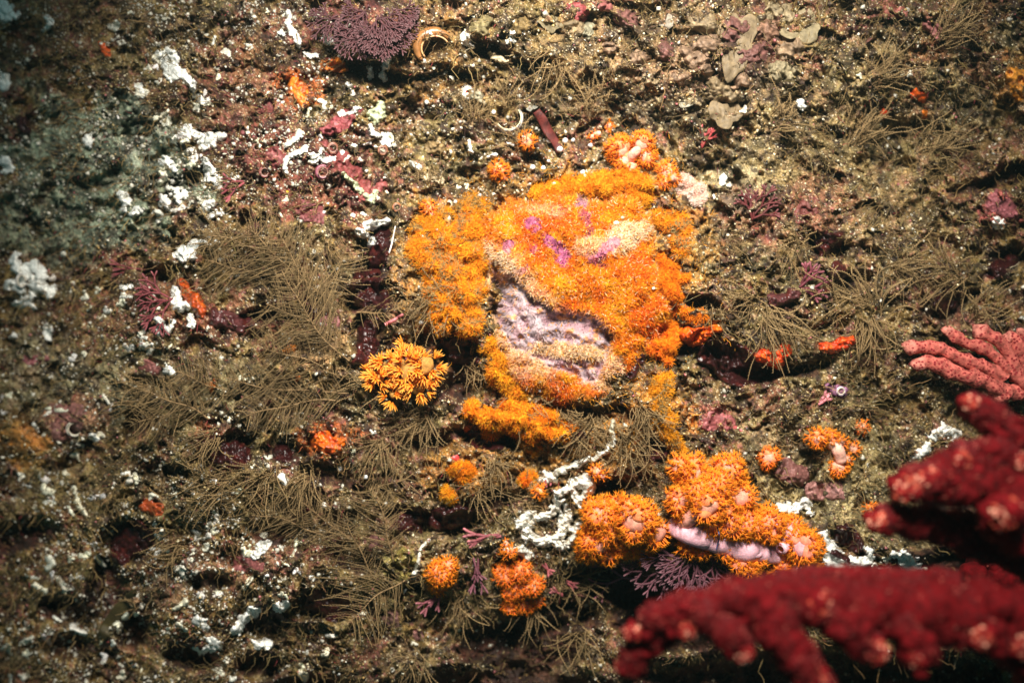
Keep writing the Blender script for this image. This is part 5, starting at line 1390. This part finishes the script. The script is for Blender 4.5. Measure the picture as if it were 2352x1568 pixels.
red_coral('deep red soft coral with stubby branches coming in from the right edge', [
    [(2540, 1240, 200, 100), (2400, 1170, 300, 70), (2290, 1120, 350, 60), (2190, 1095, 350, 50), (2110, 1105, 350, 40), (2075, 1120, 350, 30)],
    [(2420, 1200, 330, 90), (2330, 1190, 370, 60), (2300, 1175, 390, 46)],
    [(2400, 1100, 330, 60), (2320, 1000, 330, 44), (2260, 950, 330, 32), (2212, 925, 330, 24)],
    [(2400, 1270, 160, 60), (2260, 1235, 230, 44), (2140, 1205, 290, 36), (2050, 1190, 320, 30), (2015, 1195, 320, 26)],
    [(2300, 1060, 340, 50), (2230, 1050, 360, 36), (2190, 1055, 360, 26)],
    [(2560, 1420, -60, 170), (2420, 1330, -100, 130), (2310, 1290, -110, 100), (2250, 1310, -120, 60)]],
    [(2080, 1120, 372, 38), (2300, 1175, 430, 44), (2012, 1195, 340, 26), (2205, 1055, 385, 26), (2225, 925, 350, 22), (2130, 1095, 380, 28), (2290, 960, 350, 20), (2340, 1060, 380, 26)], 2, (2280, 1150), 340)

# ---------------------------------------------------------------- thin leafy plates at the top
def plate(label, u, v, ru, rv, ang, col, seed, group='thin tan plate algae near the top', tilt=14):
    r = np.random.default_rng(11000 + seed)
    h0 = float(Hl(u, v)) + 9
    nr, na = 9, 40
    a = np.linspace(0, 2 * math.pi, na, endpoint=False)
    edge = 1 + .16 * np.sin(3 * a + r.uniform(0, 6)) + .09 * np.sin(5 * a + r.uniform(0, 6)) + .05 * np.sin(9 * a + r.uniform(0, 6))
    g = np.linspace(0.02, 1, nr)
    X = g[:, None] * edge * np.cos(a) * ru; Y = g[:, None] * edge * np.sin(a) * rv
    ca, sa = math.cos(math.radians(ang)), math.sin(math.radians(ang))
    U = u + X * ca - Y * sa; V = v + X * sa + Y * ca
    H = h0 + tilt * (V - v) / max(rv, 1) * .6 + 5 * np.sin(a * 4 + seed)[None] * g[:, None] ** 2 + 26 * (fbm(U, V, 22, 3, seed) - .5) - 3 * g[:, None]
    top = Q(U, V, H).reshape(-1, 3); bot = Q(U, V, H - 3.0).reshape(-1, 3)
    bot = np.where((np.repeat(g, na) > .9)[:, None], top * .0 + Q(U, V, H - 2.2).reshape(-1, 3), bot)
    i = np.arange(nr - 1)[:, None] * na; j = np.arange(na)[None]; j2 = (j + 1) % na
    F = np.stack([i + j, i + na + j, i + na + j2, i + j2], -1).reshape(-1, 4)
    N0 = nr * na
    F2 = F[:, ::-1] + N0
    k = (nr - 1) * na; jj = np.arange(na); j3 = (jj + 1) % na
    F3 = np.stack([k + jj, k + jj + N0, k + j3 + N0, k + j3], -1)
    col = np.array(col)
    ring = .7 + .7 * fbm(U, V, 9, 3, seed + 3).reshape(-1, 1) + .35 * (np.repeat(g, na) > .95)[:, None]
    C = np.clip(col * ring, 0, .8)
    o = make_obj('plate_alga', np.concatenate([top, bot]), np.concatenate([F, F2, F3]), np.concatenate([C, C]), M_PLATE, None, Q(u, v, h0 - 12))
    return tag(o, label, 'algae', group, uv=(u, v))
TAN = (.30, .215, .12); TANP = (.30, .19, .12); PLUM = (.20, .085, .07)
for i, (u, v, ru, rv, a, c, nm) in enumerate([
    (1690, 100, 34, 58, 12, TAN, 'large tan'), (1660, 210, 38, 24, 20, TAN, 'wide tan'), (1665, 262, 30, 22, 10, TAN, 'smooth tan'), (1725, 130, 32, 34, 0, PLUM, 'round plum brown'), (1700, 60, 30, 26, 0, PLUM, 'dusky plum'),
    (1530, 50, 14, 12, 0, (.42, .36, .28), 'greyish'), (1590, 130, 26, 18, 10, TANP, 'pinkish tan'), (1560, 180, 22, 14, -10, TANP, 'narrow pinkish'), (1620, 100, 24, 30, 0, TANP, 'upright pinkish'),
    (1500, 190, 20, 12, 20, TAN, 'little tan'), (1470, 140, 18, 16, 0, TANP, 'ruffled'), (1610, 60, 20, 26, 0, TAN, 'tall tan'), (1840, 60, 34, 30, 0, (.38, .30, .17), 'sandy ochre'), (1790, 30, 30, 20, 10, (.34, .26, .15), 'sandy brown'),
    (1800, 170, 26, 18, 0, (.36, .29, .17), 'sandy round'), (1820, 110, 30, 20, -20, (.30, .20, .12), 'brown'), (1700, 190, 16, 14, 0, TANP, 'small pinkish'), (1350, 70, 22, 12, -40, (.30, .27, .18), 'olive'), (1260, 50, 26, 14, 30, (.28, .22, .12), 'olive brown'),
    (1440, 40, 26, 16, 0, PLUM, 'wine brown'), (1320, 60, 12, 26, 30, TAN, 'leaning tan'), (1200, 60, 26, 14, -30, (.30, .20, .08), 'amber'), (1400, 110, 20, 14, 40, TANP, 'folded'), (1575, 235, 16, 9, 0, (.44, .40, .30), 'pale grey'),
    (1625, 160, 16, 16, 0, TANP, 'curled'), (1530, 110, 18, 24, 20, PLUM, 'dark curled'), (1100, 60, 26, 16, -20, (.28, .22, .10), 'mossy'), (1760, 70, 20, 34, 10, (.30, .16, .10), 'rusty'),
    (1100, 225, 18, 14, 0, (.34, .30, .20), 'murky'), (1000, 340, 18, 12, 0, (.33, .22, .10), 'amber flat'), (1220, 240, 10, 12, 0, (.36, .34, .28), 'silvery')]):
    if i in (0, 2, 5, 12, 18, 23, 30):
        plate('{} plate alga {}'.format(nm, where(u, v)), u, v, ru * 1.3, rv * 1.3, a, tuple(q * .6 for q in c), i)
    else:
        ca, sa = math.cos(math.radians(a)), math.sin(math.radians(a)); w_ = (ru - rv) * .8
        patch('lobed_alga', '{} lobed lumpy alga {}'.format(nm, where(u, v)), 'algae', [[(u - w_ * ca, v - w_ * sa, min(ru, rv) * 1.35), (u + w_ * ca, v + w_ * sa, min(ru, rv) * 1.2)]], 15,
              flat_col(tuple(q * .62 for q in c), tuple(q * 1.0 for q in c), .4, .5, 9), M_PLATE, 'lobed brown algae near the top', amp=.85, lumps=11, warp=1.5, prof=.8, lift=4)

# ---------------------------------------------------------------- shells, tubes and blades
def arch_shell(name, label, cat, u, v, r0, a0, a1, th, col, seed, wide=1.0, hollow=True, lift=8, lip=(.7, .6, .45)):
    """an open shell lip: a curved ribbed rim over a hollow"""
    h0 = float(Hl(u, v)); m = 30; w = np.radians(np.linspace(a0, a1, m))
    t = thing(name, label, cat, Q(u, v, h0), uv=(u, v))
    mb = MB()
    x = u + np.cos(w) * r0 * wide; y = v - np.sin(w) * r0
    q = np.linspace(0, 1, m); rad = th * (.35 + .65 * np.sin(math.pi * q))
    mb.tubes(Q(x, y, h0 + lift + 6 * np.sin(math.pi * q))[None], (rad * S)[None], np.array(col), sides=12, cap=True)
    mb.build('rim', M_SHELL, t)
    mb = MB()
    x2 = u + np.cos(w) * (r0 - th * .7) * wide; y2 = v - np.sin(w) * (r0 - th * .7)
    mb.tubes(Q(x2, y2, h0 + lift + 10 + 6 * np.sin(math.pi * q))[None], (np.full(m, max(1.2, th * .16)) * S)[None], np.array(lip), sides=6, cap=True)
    mb.build('lip', M_SHELL, t)
    return t
arch_shell('arch_shell', 'brown glossy arch of an open shell over a dark hollow near the top', 'shell', 1000, 112, 38, 30, 220, 13, (.30, .13, .04), 1, 1.1, lip=(.62, .34, .14), lift=22)
arch_shell('shell_lip', 'thin pale curved shell lip lying open above the boulder', 'shell', 1168, 270, 30, -150, 40, 4, (.36, .33, .30), 2, 1.05, lip=(.72, .62, .38), lift=14)
arch_shell('worm_tube', 'coiled grey worm tube above the orange boulder left of the maroon blade', 'worm tube', 1030, 470, 9, -60, 220, 3, (.5, .42, .3), 3, lift=12)
arch_shell('worm_tube', 'white ring worm tube in the violet crust', 'worm tube', 1932, 898, 9, 0, 358, 2.6, (.62, .48, .58), 4, lift=12)
arch_shell('worm_tube', 'white coiled tube on the pink plate at the left', 'worm tube', 172, 985, 16, -60, 300, 4, (.62, .56, .46), 5, 1.1, lift=16)
arch_shell('worm_tube', 'small white ring in the large pitted crust', 'worm tube', 50, 645, 15, 0, 330, 4, (.52, .48, .44), 6, .7, lift=24)
arch_shell('worm_tube', 'tiny white coil by the star coral foot', 'worm tube', 692, 955, 8, 0, 300, 2.2, (.68, .60, .48), 7, lift=10)
arch_shell('worm_tube', 'small pale ring with orange centre left of the bead stems', 'worm tube', 590, 338, 9, 0, 358, 2.4, (.26, .08, .05), 8, lift=8, lip=(.30, .14, .10))
arch_shell('barnacle', 'brown ring barnacle under the white zigzag', 'barnacle', 608, 395, 11, 0, 358, 3.2, (.28, .07, .06), 9, lift=8, lip=(.30, .14, .10))
arch_shell('barnacle', 'brown ring barnacle right of the white zigzag', 'barnacle', 765, 340, 11, 0, 358, 3.0, (.26, .09, .05), 10, lift=8, lip=(.30, .14, .10))
arch_shell('barnacle', 'orange brown ring barnacle left of the star shaped coral', 'barnacle', 912, 476, 9, 0, 358, 2.6, (.38, .14, .05), 11, lift=8, lip=(.30, .14, .10))
arch_shell('barnacle', 'purple ring barnacle below the white wing', 'barnacle', 742, 395, 14, 0, 358, 4.5, (.26, .07, .10), 12, lift=6, lip=(.30, .14, .10))
arch_shell('barnacle', 'orange brown ring barnacle right of the zigzag line', 'barnacle', 880, 345, 10, 0, 358, 3, (.30, .12, .06), 13, lift=8, lip=(.30, .14, .10))
# fringed white worm crown
t = thing('fan_worm', 'white fringed worm crown with red middle above the shell lip', 'worm', Q(1074, 216, float(Hl(1074, 216))), uv=(1074, 216))
mb = MB(); c = Q(1074, 216, float(Hl(1074, 216)) + 14); n = 90
w = np.linspace(0, 2 * math.pi, n, endpoint=False)
dd = np.stack([np.cos(w), -.7 + 0 * w, np.sin(w)], -1)
mb.spikes(c + dd * 4 * S, dd + np.random.default_rng(1).normal(size=(n, 3)) * .1, 17 * S, 1.5 * S, (.80, .74, .66), (.78, .72, .62)); mb.build('crown', M_FUZZ, t)
mb = MB(); mb.ball(c, 8 * S, (.55, .05, .05), seg=8, seed=3); mb.ball(c + np.array([0, -7 * S, -3 * S]), 4.5 * S, (.8, .7, .62), seg=6, seed=4); mb.build('mouth', M_FLESH, t)
tube = MB(); tube.tubes(np.stack([Q(1074, 222, float(Hl(1074, 222)) - 4), Q(1074, 218, float(Hl(1074, 216)) + 12)])[None], np.array([[6, 7]]) * S, (.6, .52, .4), sides=8); tube.build('tube', M_SHELL, t)

def blade(label, pts, col, seed, lift, name='blade_alga'):
    pts = np.array(pts, float); m = 26; s = np.linspace(0, len(pts) - 1, m)
    u, v, w = [np.interp(s, np.arange(len(pts)), pts[:, i]) for i in range(3)]
    tg = np.stack([np.gradient(u), np.gradient(v)], -1); tg /= np.linalg.norm(tg, axis=1, keepdims=True)
    px, py = -tg[:, 1], tg[:, 0]
    h = np.maximum(Hl(u, v) + 14, Hl(pts[0, 0], pts[0, 1]) + lift * np.linspace(.2, 1, m))
    V = []
    cr = np.linspace(-1, 1, 7)
    for sgn in (1, -1):
        for c_ in cr:
            V.append(Q(u + px * w * c_, v + py * w * c_, h + sgn * 1.3 * (1 - .7 * abs(c_)) + 4 * c_ * np.sin(s * 2 + seed)))
    V = np.stack(V, 1)  # m,14,3
    F = []
    for k in range(m - 1):
        for c_ in range(6):
            a = k * 14 + c_; F.append([a, a + 1, a + 15, a + 14]); b = a + 7; F.append([b, b + 14, b + 15, b + 1])
        a = k * 14; F.append([a, a + 14, a + 21, a + 7]); F.append([a + 6, a + 13, a + 27, a + 20])
    C = np.array(col) * (1 + .25 * np.sin(s * 6 + seed))[:, None, None] * np.ones((1, 14, 1))
    o = make_obj(name, V.reshape(-1, 3), np.array(F), C.reshape(-1, 3), M_PLATE, None, Q(pts[0, 0], pts[0, 1], float(h[0])))
    return tag(o, label, 'algae', uv=(pts[1, 0], pts[1, 1]))
blade('dark olive blade of seaweed standing among white beads, lower left', [(222, 1485, 8), (245, 1440, 15), (275, 1400, 16), (300, 1370, 12), (312, 1352, 3)], (.055, .042, .014), 1, 70)
blade('dark maroon strap alga standing above the orange boulder', [(1288, 350, 9), (1275, 325, 9), (1258, 300, 11), (1246, 275, 11), (1232, 255, 9)], (.11, .018, .014), 2, 30)
blade('thin dark twig poking from the upper rim of the boulder', [(1190, 470, 1.6), (1186, 445, 1.6), (1180, 420, 1.2)], (.10, .07, .03), 3, 60, 'twig_alga')
# white stick on the mounds, thread on the lilac stalk, small shells
def stick(label, pts, rad, col, lift, name, cat):
    P = np.array(pts, float); m = 14; s = np.linspace(0, len(P) - 1, m); u = np.interp(s, range(len(P)), P[:, 0]); v = np.interp(s, range(len(P)), P[:, 1])
    mb = MB(); mb.tubes(Q(u, v, Hl(u, v) + lift)[None], (np.linspace(rad, rad * .7, m) * S)[None], np.array(col), sides=6, cap=True)
    o = mb.build(name, M_SHELL, None, Q(u[0], v[0], float(Hl(u[0], v[0])) + lift)); return tag(o, label, cat, uv=(u[0], v[0]))
stick('thin white spine leaning on the ochre mound', [(894, 580), (900, 560), (908, 520)], 2.2, (.8, .72, .66), 42, 'spine', 'spine')
stick('dark blue thread worm crossing the lilac stalk', [(1648, 1212), (1653, 1232), (1645, 1262)], 2.0, (.05, .05, .12), 112, 'thread_worm', 'worm')
stick('pink rod of coralline behind the brown hydroid spray', [(885, 745), (905, 735), (925, 722)], 4.5, (.55, .17, .18), 44, 'coralline_rod', 'algae')
for i, (u, v, q, c, lab) in enumerate([(1416, 512, 5.5, (.82, .74, .55), 'tiny cream barnacle with a slit on top of the boulder'), (1570, 548, 8, (.42, .38, .24), 'glassy olive snail at the right of the boulder'),
        (1430, 500, 4, (.66, .50, .28), 'tan bead on the upper right of the boulder'), (1500, 692 - 30, 4, (.8, .7, .6), 'white chip on the right cheek of the boulder'), (1990, 985, 4, (.8, .5, .2), 'orange yellow bead on the sand')]):
    top = Q(u, v, float(Hl(u, v)) + (100 if i in (0, 2, 3) and poly_sd(np.array([float(u)]), np.array([float(v)]), BOULDER_POLY)[0] > 0 else 8))
    if i in (0, 2, 3):
        iu = int((u - ub[0]) / 1.7); iv = int((v - vb[0]) / 1.7); top = Q(u, v, bh[iv, iu] + 6)
    mb = MB(); mb.ball(top, q * S, c, seg=10, amp=.08, seed=i, scale=(1.2, .8, .9)); o = mb.build('tiny_shell', M_SHELL, None, top); tag(o, lab, 'shell', uv=(u, v))

# ---------------------------------------------------------------- labels that still coincide are told apart by their order from the left
by = {}
for o, uv in THINGS: by.setdefault(o['label'], []).append((uv, o))
ORD = ['first', 'second', 'third', 'fourth', 'fifth', 'sixth', 'seventh', 'eighth', 'ninth', 'tenth']
for lab, L_ in by.items():
    if len(L_) < 2: continue
    L_.sort(key=lambda a: a[0][0])
    for k, (uv, o) in enumerate(L_):
        if len(L_) == 2: o['label'] = ('left one: ', 'right one: ')[k] + lab
        elif k < 10: o['label'] = ORD[k] + ' from left: ' + lab

# ---------------------------------------------------------------- sea water between the lens and the reef
def add_haze(dens):
    v = [(x, y, z) for x in (-1.6, 1.6) for y in (-.9, .5) for z in (-1.3, 1.3)]
    f = [(0, 1, 3, 2), (4, 6, 7, 5), (0, 4, 5, 1), (2, 3, 7, 6), (0, 2, 6, 4), (1, 5, 7, 3)]
    me = bpy.data.meshes.new('haze'); me.from_pydata(v, [], f); me.update()
    m = bpy.data.materials.new('haze'); m.use_nodes = True
    nt = m.node_tree; nt.nodes.clear()
    o_ = nt.nodes.new('ShaderNodeOutputMaterial'); pv = nt.nodes.new('ShaderNodeVolumePrincipled')
    pv.inputs['Color'].default_value = (.62, .92, .90, 1); pv.inputs['Density'].default_value = dens
    pv.inputs['Anisotropy'].default_value = .3
    nt.links.new(pv.outputs[0], o_.inputs['Volume'])
    me.materials.append(m)
    o = bpy.data.objects.new('haze', me); scn.collection.objects.link(o)
    tag(o, 'faint blue green haze of the sea water over the reef', None, kind='stuff')
add_haze(.032)
scn.cycles.volume_bounces = 0
